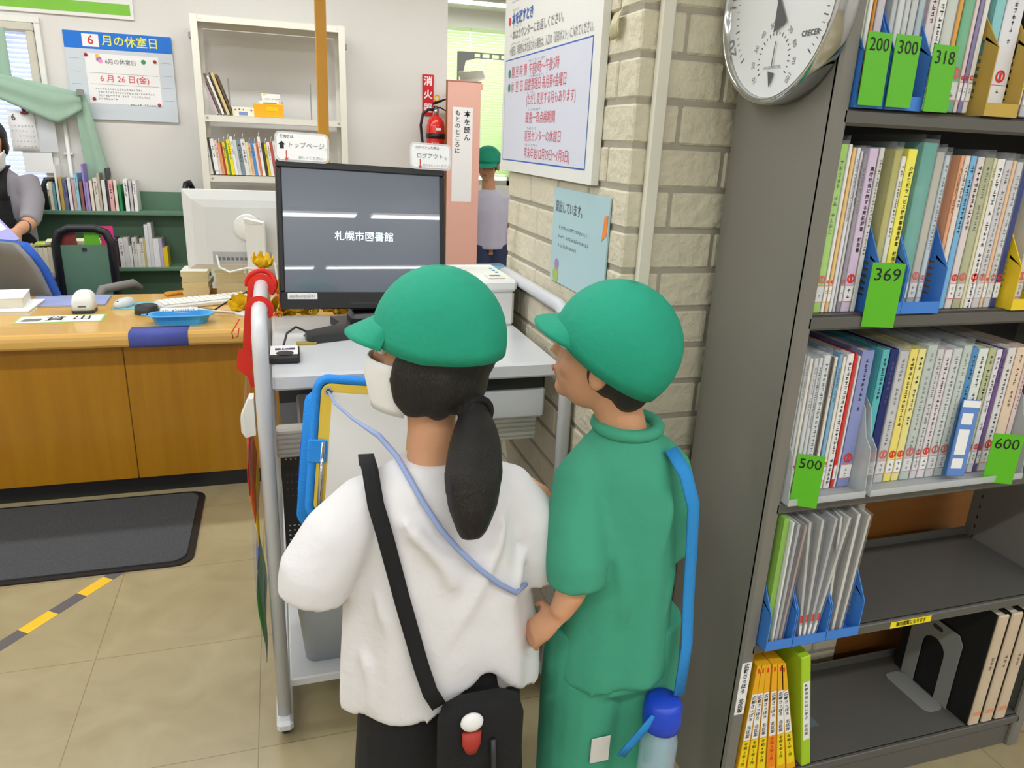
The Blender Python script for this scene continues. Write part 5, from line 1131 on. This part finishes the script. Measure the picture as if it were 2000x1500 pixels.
def bill(H, c, rx, ry, z0, ln, drop, m, span=62):
    g = []
    for i in range(6):
        t = i / 5; row = []
        for j in range(13):
            a = radians(-span + 2 * span * j / 12); ex = ln * t * cos(a * 1.35)
            row.append((c[0] + (rx + ex * .55) * sin(a), c[1] + ry * cos(a) + ex, c[2] + z0 - drop * t + .014 * (1 - cos(a * 1.2)) * -1 * t))
        g.append(row)
    return MB().sheet(g, .003, m, True, H)
def shirt(stations, m, p, sleeves, voxel=.007, folds=.004, nfold=7, hem=None, seed=1, creases=()):
    b = MB(); rings = []; K = len(stations); r_ = random.Random(seed); ph = [r_.uniform(0, 6) for _ in range(3)]
    for i, (cx, cy, z, a, c) in enumerate(stations):
        t = 1 - i / (K - 1) if stations[0][2] < stations[-1][2] else i / (K - 1); ring = []
        for j in range(40):
            q = 2 * pi * j / 40; w_ = 1 + (folds / a) * t * (sin(nfold * q + ph[0]) + .6 * sin((nfold + 4) * q + ph[1] + t * 2))
            dz = hem(q) * max(0, (t - .55) / .45) if hem else 0
            ring.append((cx + a * w_ * cos(q), cy + c * w_ * sin(q), z + dz))
        rings.append(ring)
    b.loft(rings, m, True, True)
    for pts, rad in sleeves: b.tube(pts, rad, m, 18)
    for pts in creases: b.tube(pts, [.004] + [.0125] * (len(pts) - 2) + [.004], m, 8)
    return obj('shirt', remesh(world(b, p), voxel, 9), p)
def crease_lines(cx, cy, a, c, segs):
    out = []
    for x0, z0, x1, z1 in segs:
        P = []
        for i in range(7):
            t = i / 6; x = x0 + (x1 - x0) * t + .012 * sin(t * pi); z = z0 + (z1 - z0) * t
            P.append((x, cy - c * sqrt(max(.03, 1 - ((x - cx) / a) ** 2)) + .004, z))
        out.append(P)
    return out
SOLE = mat('white_shoe', (226, 226, 226), .5); SOCK = mat('white_sock', (230, 230, 228), .9)
def shoe(p, x, y, yaw, k=1.0):
    M_ = Matrix.Translation((x, y, 0)) @ Matrix.Rotation(radians(yaw), 4, 'Z') @ Matrix.Scale(k, 4)
    o = lambda w, f, bk, z: [(w * cos(2 * pi * j / 20) * (1 if sin(2 * pi * j / 20) > 0 else .85), (f if sin(2 * pi * j / 20) > 0 else bk) * sin(2 * pi * j / 20), z) for j in range(20)]
    obj('shoe', world(MB().loft([o(.038, .13, .065, 0.001), o(.041, .135, .068, .012), o(.040, .13, .066, .03), o(.034, .09, .06, .055), o(.030, .04, .05, .075)], SOLE, True, True, False, M_), p), p)
def skin_body(p, b, voxel=.0055): return obj('body', remesh(world(b, p), voxel, 3, .4), p)

# --- girl with the ponytail
gp = thing('person', 'child in white T-shirt and green cap with a black ponytail, seen from behind', 'person', (.24, 1.13, 0))
GH = head_frame((.228, 1.155, 1.121), 62, 2)
b = MB(); add_head(b, GH)
b.tube([(.225, 1.13, .88), (.224, 1.135, .96), (.228, 1.15, 1.06)], [.050, .040, .042], SKIN, 14)
b.tube([(.245, 1.13, .52), (.242, 1.13, .64), (.235, 1.14, .76), (.232, 1.135, .86), (.23, 1.13, .915)], [.115, .105, .115, .115, .06], SKIN, 18, flat=.66, up=(0, 1, 0))
b.tube([(.12, 1.13, .872), (.235, 1.13, .89), (.35, 1.13, .872)], [.030, .044, .030], SKIN, 12)
b.tube([(.115, 1.13, .872), (.06, 1.11, .80), (.03, 1.10, .735)], [.030, .030, .028], SKIN, 12).tube([(.03, 1.10, .735), (.055, 1.20, .72), (.08, 1.31, .72)], [.029, .027, .021], SKIN, 12)
b.tube([(.352, 1.13, .872), (.395, 1.12, .80), (.42, 1.12, .72)], [.030, .030, .028], SKIN, 12).tube([(.42, 1.12, .72), (.455, 1.20, .725), (.495, 1.285, .735)], [.029, .027, .021], SKIN, 12)
hand(b, (.08, 1.31, .72), (.1, .97, .05), (.75, 0, .5), -1, .86, .8)
hand(b, (.495, 1.285, .735), (.2, .9, .2), (-.6, 0, -.6), 1, .86, .6)
for sx, x in ((-1, .185), (1, .305)): b.tube([(x, 1.13, .56), (x, 1.14, .31), (x, 1.12, .20), (x, 1.125, .05)], [.075, .05, .046, .030], SKIN, 14)
skin_body(gp, b); face_parts(gp, GH, 1, True)
shirt([(.25, 1.128, .480, .188, .116), (.248, 1.128, .56, .184, .115), (.243, 1.13, .66, .172, .112), (.24, 1.132, .74, .165, .108), (.237, 1.134, .82, .158, .102), (.235, 1.132, .875, .15, .094), (.232, 1.13, .91, .122, .078), (.228, 1.13, .935, .075, .060), (.226, 1.132, .945, .058, .052)], TEEW, gp,
      [([(.165, 1.13, .885), (.115, 1.125, .868), (.065, 1.11, .825), (.028, 1.10, .77), (.018, 1.10, .728)], [.05, .056, .062, .064, .058]), ([(.31, 1.13, .885), (.355, 1.13, .868), (.395, 1.125, .81), (.42, 1.125, .745), (.425, 1.13, .70)], [.05, .055, .060, .062, .058])],
      hem=lambda q: .10 * math.exp(-((((q - 1.5 * pi - .25) + pi) % (2 * pi) - pi) / .33) ** 2) + .008 * sin(q * 5), folds=.009, nfold=6, seed=3, creases=crease_lines(.24, 1.131, .178, .108, ((.335, .86, .20, .60), (.375, .78, .27, .54), (.115, .74, .175, .50), (.095, .62, .10, .49), (.30, .70, .34, .50), (.16, .88, .25, .74))))
b = MB()
for x, dx in ((.19, -.01), (.30, .012)): b.tube([(x, 1.13, .62), (x + dx * .5, 1.13, .45), (x + dx, 1.13, .22)], [.09, .095, .105], BLKC, 18)
b.tube([(.245, 1.13, .50), (.245, 1.13, .66)], [.135, .12], BLKC, 20, flat=.75, up=(0, 1, 0))
obj('trousers', remesh(world(b, gp), .007, 3), gp)
for x in (.185, .305):
    obj('sock', world(MB().tube([(x, 1.123, .05), (x, 1.123, .16)], [.034, .04], SOCK, 14), gp), gp); shoe(gp, x, 1.15, 4, .82)
b = MB()
b.ell((0, -.016, .018), .083, .096, .088, HAIR, 22, 14, GH)
b.v = [tuple(v) for v in b.v]
Hi = GH.inverted(); hv = []
for v in b.v:
    q = Hi @ Vector(v); q.y = min(q.y, .034); hv.append(tuple(GH @ q))
b.v = hv
b.ell((0, -.048, -.035), .070, .050, .064, HAIR, 18, 10, GH).ell((-.058, -.030, -.035), .026, .036, .060, HAIR, 14, 10, GH).ell((.058, -.030, -.035), .026, .036, .060, HAIR, 14, 10, GH).ell((-.070, .006, -.030), .019, .042, .062, HAIR, 14, 10, GH).ell((.070, .006, -.030), .019, .042, .062, HAIR, 14, 10, GH)
pony = [(.288, 1.100, 1.045), (.284, 1.072, 1.03), (.277, 1.045, 1.0), (.270, 1.022, .96), (.266, 1.008, .915), (.264, 1.0, .88), (.262, .998, .862)]
b.tube(pony, [.022, .028, .040, .045, .039, .026, .008], HAIR, 16, flat=.8, up=(0, 1, 0))
for k in range(14):
    a = 2 * pi * k / 14; b.tube([(x + r0 * cos(a), y + r0 * .8 * sin(a), z) for (x, y, z), r0 in zip(pony[1:], (.026, .038, .043, .036, .022, .012))], .006, HAIR, 6)
obj('hair', remesh(world(b, gp), .0055, 7), gp)
obj('hair_tie', world(MB().tube([(.288 + .026 * cos(a * pi / 8), 1.083 + .008 * cos(a * pi / 8), 1.036 + .026 * sin(a * pi / 8)) for a in range(16)], .006, BLKC, 8, True), gp), gp)
cp = obj('cap', world(dome(GH, (0, -.012, .026), .100, .112, .120, lambda a: radians(-8 + 8 * max(0, sin(a))), CAPG, .003, 36, 10, .012), gp), gp)
obj('cap_bill', world(bill(GH, (0, -.012, .026), .094, .102, .030, .056, .030, CAPG, 56), gp), gp)
# --- boy in mint green
bp = thing('person', 'child in mint green shirt and trousers with a green cap, standing beside the grey bookcase', 'person', (.60, 1.12, 0))
BH = head_frame((.556, 1.135, 1.108), 52, 12)
b = MB(); add_head(b, BH)
b.tube([(.60, 1.12, .90), (.592, 1.122, .97), (.565, 1.13, 1.05)], [.052, .043, .044], SKIN, 14)
b.tube([(.605, 1.12, .48), (.605, 1.12, .60), (.60, 1.12, .74), (.60, 1.12, .88), (.60, 1.12, .945)], [.105, .10, .105, .11, .05], SKIN, 18, flat=.7, up=(0, 1, 0))
b.tube([(.515, 1.12, .89), (.60, 1.12, .91), (.685, 1.12, .89)], [.030, .044, .030], SKIN, 12)
b.tube([(.51, 1.12, .89), (.488, 1.07, .80), (.488, 1.045, .725)], [.030, .030, .028], SKIN, 12).tube([(.488, 1.045, .725), (.472, 1.035, .70), (.452, 1.03, .665)], [.029, .027, .020], SKIN, 12)
b.tube([(.688, 1.12, .89), (.712, 1.12, .81), (.725, 1.14, .73)], [.030, .030, .028], SKIN, 12).tube([(.725, 1.14, .73), (.715, 1.24, .74), (.695, 1.32, .76)], [.029, .027, .021], SKIN, 12)
hand(b, (.452, 1.03, .665), (-.45, .35, -.65), (.6, .3, -.45), -1, .84, .55)
hand(b, (.695, 1.32, .76), (-.2, .9, .2), (-.6, 0, -.5), 1, .84, .6)
for x in (.55, .66): b.tube([(x, 1.12, .54), (x, 1.13, .30), (x, 1.11, .20), (x, 1.115, .05)], [.07, .05, .046, .030], SKIN, 14)
skin_body(bp, b); face_parts(bp, BH, 1)
shirt([(.605, 1.115, .475, .125, .105), (.605, 1.115, .51, .124, .104), (.604, 1.117, .62, .118, .10), (.602, 1.118, .74, .112, .098), (.60, 1.12, .84, .110, .094), (.60, 1.12, .90, .107, .084), (.60, 1.12, .935, .095, .072), (.598, 1.12, .965, .066, .058), (.596, 1.122, .98, .054, .050)], MINT, bp,
      [([(.54, 1.12, .915), (.508, 1.105, .89), (.492, 1.075, .82), (.488, 1.05, .755), (.488, 1.045, .715)], [.046, .050, .054, .056, .053]), ([(.655, 1.12, .915), (.683, 1.12, .89), (.703, 1.12, .82), (.71, 1.135, .75), (.712, 1.14, .70)], [.046, .049, .053, .053, .050])], hem=lambda q: .008 * sin(q * 4 + 1), folds=.007, nfold=5, seed=8, creases=crease_lines(.602, 1.118, .112, .096, ((.53, .84, .58, .62), (.655, .88, .60, .68), (.69, .74, .62, .52), (.53, .64, .55, .50))))
b = MB().tube([(.598 + .056 * cos(k * pi / 10), 1.122 + .052 * sin(k * pi / 10), .982 + .004 * sin(k * pi / 10)) for k in range(20)], .012, MINT, 10, True, flat=1.0)
obj('collar', world(b, bp), bp)
b = MB()
for x, dx in ((.555, -.008), (.665, .012)): b.tube([(x, 1.12, .58), (x + dx * .5, 1.12, .42), (x + dx, 1.118, .07)], [.082, .084, .078], MINT, 18)
b.tube([(.61, 1.12, .46), (.61, 1.12, .62)], [.125, .11], MINT, 20, flat=.78, up=(0, 1, 0))
obj('trousers', remesh(world(b, bp), .007, 3), bp)
obj('pocket_patch', world(MB().rbox(-.02, .02, -.001, .001, -.03, .03, .0008, mat('pale_patch', (214, 210, 206), .8), Matrix.Translation((.562, 1.034, .335))), bp), bp)
for x in (.55, .67): shoe(bp, x, 1.14, 3, .82)
b = MB().ell((0, -.018, .012), .078, .094, .086, HAIR, 20, 12, BH); Hi = BH.inverted()
b.v = [tuple(BH @ Vector((q.x, min(q.y, .02), q.z))) for q in (Hi @ Vector(v) for v in b.v)]
b.ell((0, -.055, -.04), .058, .036, .045, HAIR, 16, 10, BH)
obj('hair', remesh(world(b, bp), .0055, 2), bp)
obj('cap', world(dome(BH, (0, -.008, .022), .100, .114, .116, lambda a: radians(-16 + 20 * sin(a)), CAPG, .003, 36, 10, .015), bp), bp)
obj('cap_bill', world(bill(BH, (0, -.008, .022), .094, .103, .024, .050, .022, CAPG), bp), bp)
# --- bags and straps the children carry
def ribbon(pts, nrm, w_, m, th=.002):
    P = [Vector(p) for p in pts]; g = []
    for i, p in enumerate(P):
        t = (P[min(i + 1, len(P) - 1)] - P[max(i - 1, 0)]).normalized(); n = Vector(nrm[i] if isinstance(nrm, list) else nrm); s_ = t.cross(n).normalized()
        g.append([tuple(p + s_ * w_ * q) for q in (-.5, -.17, .17, .5)])
    return MB().sheet(g, th, m)
def back_y(x, z): return 1.131 - (.094 + .024 * max(0, min(1, (.88 - z) / .3))) * sqrt(max(.02, 1 - ((x - .24) / .185) ** 2)) - .012
sb = thing('shoulder_bag', 'small black shoulder bag with a black strap across the white T-shirt', 'bag', (.27, 1.0, .50))
sp = [(.125, 1.22, .90), (.118, 1.16, .946), (.118, 1.10, .945), (.122, 1.065, .90)] + [(x, back_y(x, z), z) for x, z in ((.132, .86), (.145, .80), (.158, .74), (.172, .68), (.186, .62), (.20, .57), (.215, .54))]
obj('strap', world(ribbon(sp, [(0, .5, 1), (0, 0, 1), (0, -.6, 1), (0, -1, .3)] + [(0, -1, 0)] * 7, .026, BLKC, .003), sb), sb)
obj('pouch', world(MB().loft([[(.285 + x * q, .985 + y * q, z) for x, y in rr(-.075, .075, -.022, .022, .018)] for z, q in ((.40, .9), (.415, 1), (.52, 1), (.545, .9), (.56, .6))], BLKC, True), sb), sb)
obj('charm', world(MB().ell((.262, .958, .535), .020, .010, .018, PAPER, 14, 8).loft([[(.262 + .017 * q * cos(k * pi / 8), .957 + .008 * sin(k * pi / 8), z) for k in range(16)] for z, q in ((.515, 1), (.49, .95), (.475, .6))], mat('dull_red_charm', (170, 50, 40), .6)), sb), sb)
obj('key_cord', world(MB().tube([(.30, .958, .49), (.302, .955, .44), (.30, .953, .39)], .005, DARK, 8).ell((.30, .952, .37), .014, .010, .022, mat('dark_red_tag', (150, 36, 34), .6), 12, 8), sb), sb)
cb = thing('clipboard_bag', 'sky blue zipped clipboard bag with a yellow board held in front of the ponytailed child', 'clipboard bag', (.135, 1.44, .72), 0, None, (radians(-12), radians(5), radians(-8)))
BLB = mat('azure_cloth', (30, 140, 232), .7, bump=.2, bscale=220); YBD = mat('yellow_board', (240, 206, 70), .5)
obj('back_panel', MB().loft([[(x * q, t, z * q + (1 - q) * .1) for x, z in rr(-.115, .115, -.05, .26, .03)] for t, q in ((.004, 1), (.016, 1), (.020, .97))], BLB, True), cb)
obj('board', MB().prism(rr(-.098, .098, -.032, .243, .02), -.0042, .0036, YBD, FACE(0, 0, 0)), cb)
obj('edging', MB().tube([(x, -.001, z) for x, z in rr(-.107, .107, -.042, .252, .026)], .009, BLB, 8, True), cb)
obj('pocket', MB().loft([[(x * q - .018, t, z * q + (1 - q) * .1 - .012) for x, z in rr(-.115, .115, -.06, .235, .03)] for t, q in ((.022, 1), (.038, 1), (.044, .96))], BLB, True).tube([(-.128, .034, .21), (-.132, .034, .10), (-.132, .034, .0)], .004, mat('deep_blue_zip', (26, 70, 190), .5), 6), cb)
obj('worksheet', MB().box(-.075, .085, -.0058, -.0046, -.03, .225, PAPER), cb)
obj('pen_loop', MB().rbox(-.117, -.078, -.012, -.005, .075, .125, .003, BLB), cb)
obj('pen', MB().tube([(-.086, -.009, .12), (-.086, -.009, -.02)], .005, CHROME, 10), cb)
obj('grommet', MB().ringflat(.005, .009, CHROME, FACE(-.083, -.0050, .226), 0, 20).disc(.005, INK, FACE(-.083, -.0049, .226)), cb)
ln = [(.058, 1.452, .945), (.075, 1.40, .952), (.11, 1.30, .958), (.145, 1.20, .962), (.165, 1.12, .955), (.178, 1.075, .935), (.195, 1.045, .905)] + [(x, back_y(x, z) + .001, z) for x, z in ((.22, .865), (.25, .825), (.285, .785), (.32, .75), (.355, .72))] + [(.395, 1.09, .70), (.37, 1.24, .70), (.26, 1.40, .72)]
ln[0] = tuple(cb.matrix_basis @ Vector((-.083, -.006, .226))); ln[1] = (.085, 1.40, .955)
cw = MB().tube(ln, [.003] * 3 + [.005] * (len(ln) - 3), mat('pale_blue_cord', (150, 168, 214), .8), 8)
ci = cb.matrix_basis.inverted(); cw.v = [tuple(ci @ Vector(v)) for v in cw.v]
obj('cord', cw, cb)
wbt = thing('water_bottle', 'clear water bottle with a royal blue cap at the hip of the mint green child', 'water bottle', (.672, 1.005, .265))
obj('bottle', MB().lathe([(0, 0), (.032, 0), (.036, .008), (.036, .10), (.028, .125), (.026, .13)], mat('clear_bottle', (190, 214, 234), .1, alpha=.45), 24), wbt)
obj('cap', MB().lathe([(.030, .128), (.036, .132), (.038, .15), (.036, .185), (.028, .195), (0, .196)], mat('royal_blue', (28, 70, 204), .35), 24), wbt)
STB = mat('blue_strap', (40, 140, 214), .8, bump=.2, bscale=300)
ps = [(.655, 1.06, .955), (.67, 1.025, .92), (.69, 1.02, .86), (.705, 1.03, .76), (.712, 1.03, .66), (.716, 1.02, .56), (.70, 1.0, .465)]
g1 = ribbon(ps, (.2, -1, .1), .026, STB, .003); g1.v = [(x - .672, y - 1.005, z - .265) for x, y, z in g1.v]
g2 = ribbon([(.645, .985, .44), (.622, .992, .40), (.605, .997, .37), (.59, 1.0, .345)], (.1, -1, 0), .02, STB, .003); g2.v = [(x - .672, y - 1.005, z - .265) for x, y, z in g2.v]
obj('strap', g1, wbt); obj('strap_end', g2, wbt)
# --- far child by the window
fp = thing('person', 'child in green cap and pale lavender shirt standing far back past the printer', 'person', (1.52, 5.5, 0))
FH = head_frame((1.495, 5.5, 1.275), 150, -10); k = 1.05
b = MB(); add_head(b, FH, k)
b.tube([(1.51, 5.5, 1.06), (1.50, 5.5, 1.2)], [.055, .046], SKIN, 14)
b.tube([(1.52, 5.5, .62), (1.52, 5.5, .8), (1.52, 5.5, .95), (1.515, 5.5, 1.06)], [.12, .11, .125, .09], SKIN, 18, flat=.66, up=(0, 1, 0))
for sx in (-1, 1):
    b.tube([(1.52 + sx * .13, 5.5, 1.05), (1.52 + sx * .17, 5.49, .88), (1.52 + sx * .175, 5.44, .72)], [.042, .036, .024], SKIN, 12)
    hand(b, (1.52 + sx * .175, 5.44, .72), (0, -.2, -.95), (-sx, 0, 0), sx, .95, .4)
    b.tube([(1.52 + sx * .065, 5.5, .66), (1.52 + sx * .065, 5.49, .36), (1.52 + sx * .065, 5.51, .06)], [.08, .055, .034], SKIN, 14)
skin_body(fp, b, .007); face_parts(fp, FH, k)
shirt([(1.52, 5.5, .66, .15, .11), (1.52, 5.5, .78, .145, .108), (1.52, 5.5, .95, .15, .105), (1.52, 5.5, 1.05, .13, .085), (1.515, 5.5, 1.10, .065, .06)], mat('lavender_cotton', (206, 204, 226), .9), fp, [([(1.52 + s_ * .12, 5.5, 1.05), (1.52 + s_ * .165, 5.495, .93), (1.52 + s_ * .17, 5.49, .87)], [.055, .06, .058]) for s_ in (-1, 1)], .009)
b = MB()
for s_ in (-1, 1): b.tube([(1.52 + s_ * .065, 5.5, .70), (1.52 + s_ * .075, 5.5, .40)], [.095, .09], mat('navy_cotton', (60, 70, 104), .9), 16)
obj('shorts', remesh(world(b, fp), .009, 3), fp)
for s_ in (-1, 1): shoe(fp, 1.52 + s_ * .065, 5.48, 180, .95)
b = MB().ell((0, -.018, .018), .080, .095, .086, HAIR, 18, 12, FH @ Matrix.Scale(k, 4)); Hi = (FH @ Matrix.Scale(k, 4)).inverted(); Hf = FH @ Matrix.Scale(k, 4)
b.v = [tuple(Hf @ Vector((q.x, min(q.y, .03), q.z))) for q in (Hi @ Vector(v) for v in b.v)]
obj('hair', remesh(world(b, fp), .007, 2), fp)
obj('cap', world(dome(Hf, (0, -.008, .024), .100, .112, .105, lambda a: radians(-4 + 8 * sin(a)), CAPG), fp), fp)
obj('cap_bill', world(bill(Hf, (0, -.008, .024), .094, .104, .006, .07, .02, CAPG), fp), fp)
# --- worker behind the counter
sp_ = thing('person', 'worker in grey shirt, black apron and white mask sorting books at the left edge', 'person', (-1.31, 4.50, 0))
SH = head_frame((-1.280, 4.44, 1.335), 188, -28); k = 1.08
b = MB(); add_head(b, SH, k)
b.tube([(-1.31, 4.50, 1.14), (-1.305, 4.485, 1.23), (-1.285, 4.46, 1.31)], [.065, .055, .052], SKIN, 14)
b.tube([(-1.31, 4.51, .70), (-1.31, 4.51, .86), (-1.31, 4.51, 1.02), (-1.31, 4.505, 1.14), (-1.31, 4.50, 1.20)], [.16, .14, .155, .165, .08], SKIN, 20, flat=.6, up=(0, 1, 0))
b.tube([(-1.44, 4.50, 1.14), (-1.31, 4.50, 1.17), (-1.18, 4.50, 1.14)], [.034, .05, .034], SKIN, 12)
b.tube([(-1.17, 4.50, 1.14), (-1.128, 4.46, 1.05), (-1.13, 4.40, .965)], [.036, .040, .036], SKIN, 12).tube([(-1.13, 4.40, .965), (-1.14, 4.34, .945), (-1.155, 4.27, .93)], [.036, .033, .026], SKIN, 12)
b.tube([(-1.45, 4.50, 1.14), (-1.495, 4.46, 1.04), (-1.48, 4.39, .955)], [.036, .040, .036], SKIN, 12).tube([(-1.48, 4.39, .955), (-1.42, 4.32, .935), (-1.365, 4.27, .925)], [.036, .033, .026], SKIN, 12)
hand(b, (-1.155, 4.27, .93), (-.45, -.45, -.35), (-.7, .2, -.5), 1, 1.0, .6)
hand(b, (-1.365, 4.27, .925), (.9, -.2, -.1), (0, .3, -.9), -1, 1.0, .5)
for sx in (-1, 1): b.tube([(-1.31 + sx * .085, 4.51, .74), (-1.31 + sx * .08, 4.51, .42), (-1.31 + sx * .08, 4.52, .06)], [.10, .066, .04], SKIN, 14)
skin_body(sp_, b, .007); face_parts(sp_, SH, k, True)
GSH = mat('grey_shirt_cloth', (146, 142, 150), .85, var=.06)
shirt([(-1.31, 4.505, .80, .165, .115), (-1.31, 4.505, .95, .165, .115), (-1.31, 4.505, 1.06, .172, .115), (-1.31, 4.50, 1.15, .165, .095), (-1.31, 4.50, 1.20, .10, .075), (-1.312, 4.49, 1.235, .068, .064)], GSH, sp_, [([(-1.16, 4.50, 1.165), (-1.128, 4.46, 1.06), (-1.13, 4.405, .98), (-1.136, 4.375, .96)], [.066, .060, .050, .045]), ([(-1.46, 4.50, 1.165), (-1.495, 4.46, 1.05), (-1.485, 4.40, .97), (-1.46, 4.365, .952)], [.066, .060, .050, .045])], .008)
ap = MB(); g = []
for i in range(12):
    t = i / 11; z = 1.085 - .60 * t; wd = .105 if z > .98 else .105 + .075 * min(1, (.98 - z) / .12)
    g.append([(-1.31 + wd * (j / 8 * 2 - 1), 4.505 - .132 * sqrt(max(.05, 1 - (wd * (j / 8 * 2 - 1) / .20) ** 2)), z) for j in range(9)])
ap.sheet(g, .004, BLKC)
for sx in (-1, 1): ap.sheet([[(-1.31 + sx * (.085 - .01 * t + .018 * q), 4.505 - .135 * cos(t * 1.75) + .0 * q, 1.07 + .155 * sin(t * 1.6) + (.0)) for q in (-1, 0, 1)] for t in (0, .25, .5, .75, 1.0)], .004, BLKC)
obj('apron', world(ap, sp_), sp_)
obj('lanyard', world(MB().tube([(-1.285, 4.395, 1.23), (-1.283, 4.375, 1.16), (-1.283, 4.362, 1.09)], .004, DARK, 6), sp_), sp_)
obj('wristband', world(MB().tube([(-1.146 + .031 * cos(q * pi / 8), 4.315 + .012 * sin(q * pi / 8), .940 + .030 * sin(q * pi / 8)) for q in range(16)], .006, BLACK, 8, True), sp_), sp_)
b = MB()
for sx in (-1, 1): b.tube([(-1.31 + sx * .085, 4.51, .80), (-1.31 + sx * .085, 4.51, .45), (-1.31 + sx * .082, 4.52, .06)], [.105, .085, .07], mat('charcoal_trousers', (50, 50, 56), .9), 16)
obj('trousers', remesh(world(b, sp_), .009, 3), sp_)
for sx in (-1, 1): shoe(sp_, -1.31 + sx * .08, 4.49, 180, 1.05)
Hf = SH @ Matrix.Scale(k, 4); Hi = Hf.inverted()
b = MB().ell((0, -.014, .026), .084, .100, .092, HAIR, 22, 14, Hf); b.v = [tuple(Hf @ Vector((q.x, min(q.y, .058 if q.z > .05 else .03), q.z))) for q in (Hi @ Vector(v) for v in b.v)]
b.ell((0, -.06, -.03), .065, .04, .06, HAIR, 16, 10, Hf)
for sx in (-1, 1): b.ell((sx * .070, .012, .0), .014, .03, .05, HAIR, 12, 8, Hf)
obj('hair', remesh(world(b, sp_), .007, 2), sp_)
LAV = mat('lavender_cover', (166, 164, 222), .45, var=.05)
o = slab('lavender_book', .115, .165, .012, LAV, 'lavender book with a white label held in the worker right hand', (-1.235, 4.215, .925), .5); o.rotation_euler = (radians(38), radians(-12), .75)
obj('title_label', MB().quad(.03, .07, PAPER, Matrix.Translation((.03, .03, .0122))), o)
o = slab('lavender_book', .11, .15, .012, LAV, 'lower lavender book tilted against the cream volumes', (-1.27, 4.20, .84), .3); o.rotation_euler = (radians(70), radians(10), .2)
single('pink_booklet', MB().box(-.03, .03, -.003, .003, 0, .16, mat('rose_cover', (224, 110, 150), .5)), 'rose pink booklet standing at the left on the book truck', 'booklet', (-1.36, 4.27, .6255))
for o_ in (bp, wbt): o_.location.x -= .018
sp_.location.x -= .085
for o_ in SC.objects:
    if o_.name.startswith('lavender_book'): o_.location.x -= .085
# smaller pieces belong to the part they sit on
SUB = {'cap_bill': 'cap', 'hair_tie': 'hair', 'collar': 'shirt', 'pocket_patch': 'trousers', 'charm': 'pouch', 'key_cord': 'pouch', 'pen': 'pen_loop', 'grommet': 'board', 'worksheet': 'board',
       'title_label': 'cover', 'year_label': 'cover', 'irises': 'eyes', 'button': 'body', 'control_panel': 'lid', 'top_face': 'case', 'keys': 'case', 'safety_pin': 'valve', 'spine_label': 'cover', 'asset_label': 'bezel',
       'paper_slip': 'cover', 'ribbon': 'cover', 'hinge_disc': 'stand', 'name_label': 'bowl', 'lanyard': 'apron'}
for o_ in list(SC.objects):
    st_ = o_.name.split('.')[0]
    if o_.parent and o_.parent.parent is None and st_ in SUB:
        for q_ in o_.parent.children:
            if q_.name.split('.')[0] == SUB[st_] and q_ is not o_: o_.parent = q_; break
for lab, ns in LABELS.items():
    if len(ns) > 1 and not all(SC.objects[n].get('group') for n in ns): print('DUP', lab, ns)
    if not 4 <= len(lab.split()) <= 16: print('LEN', len(lab.split()), lab)
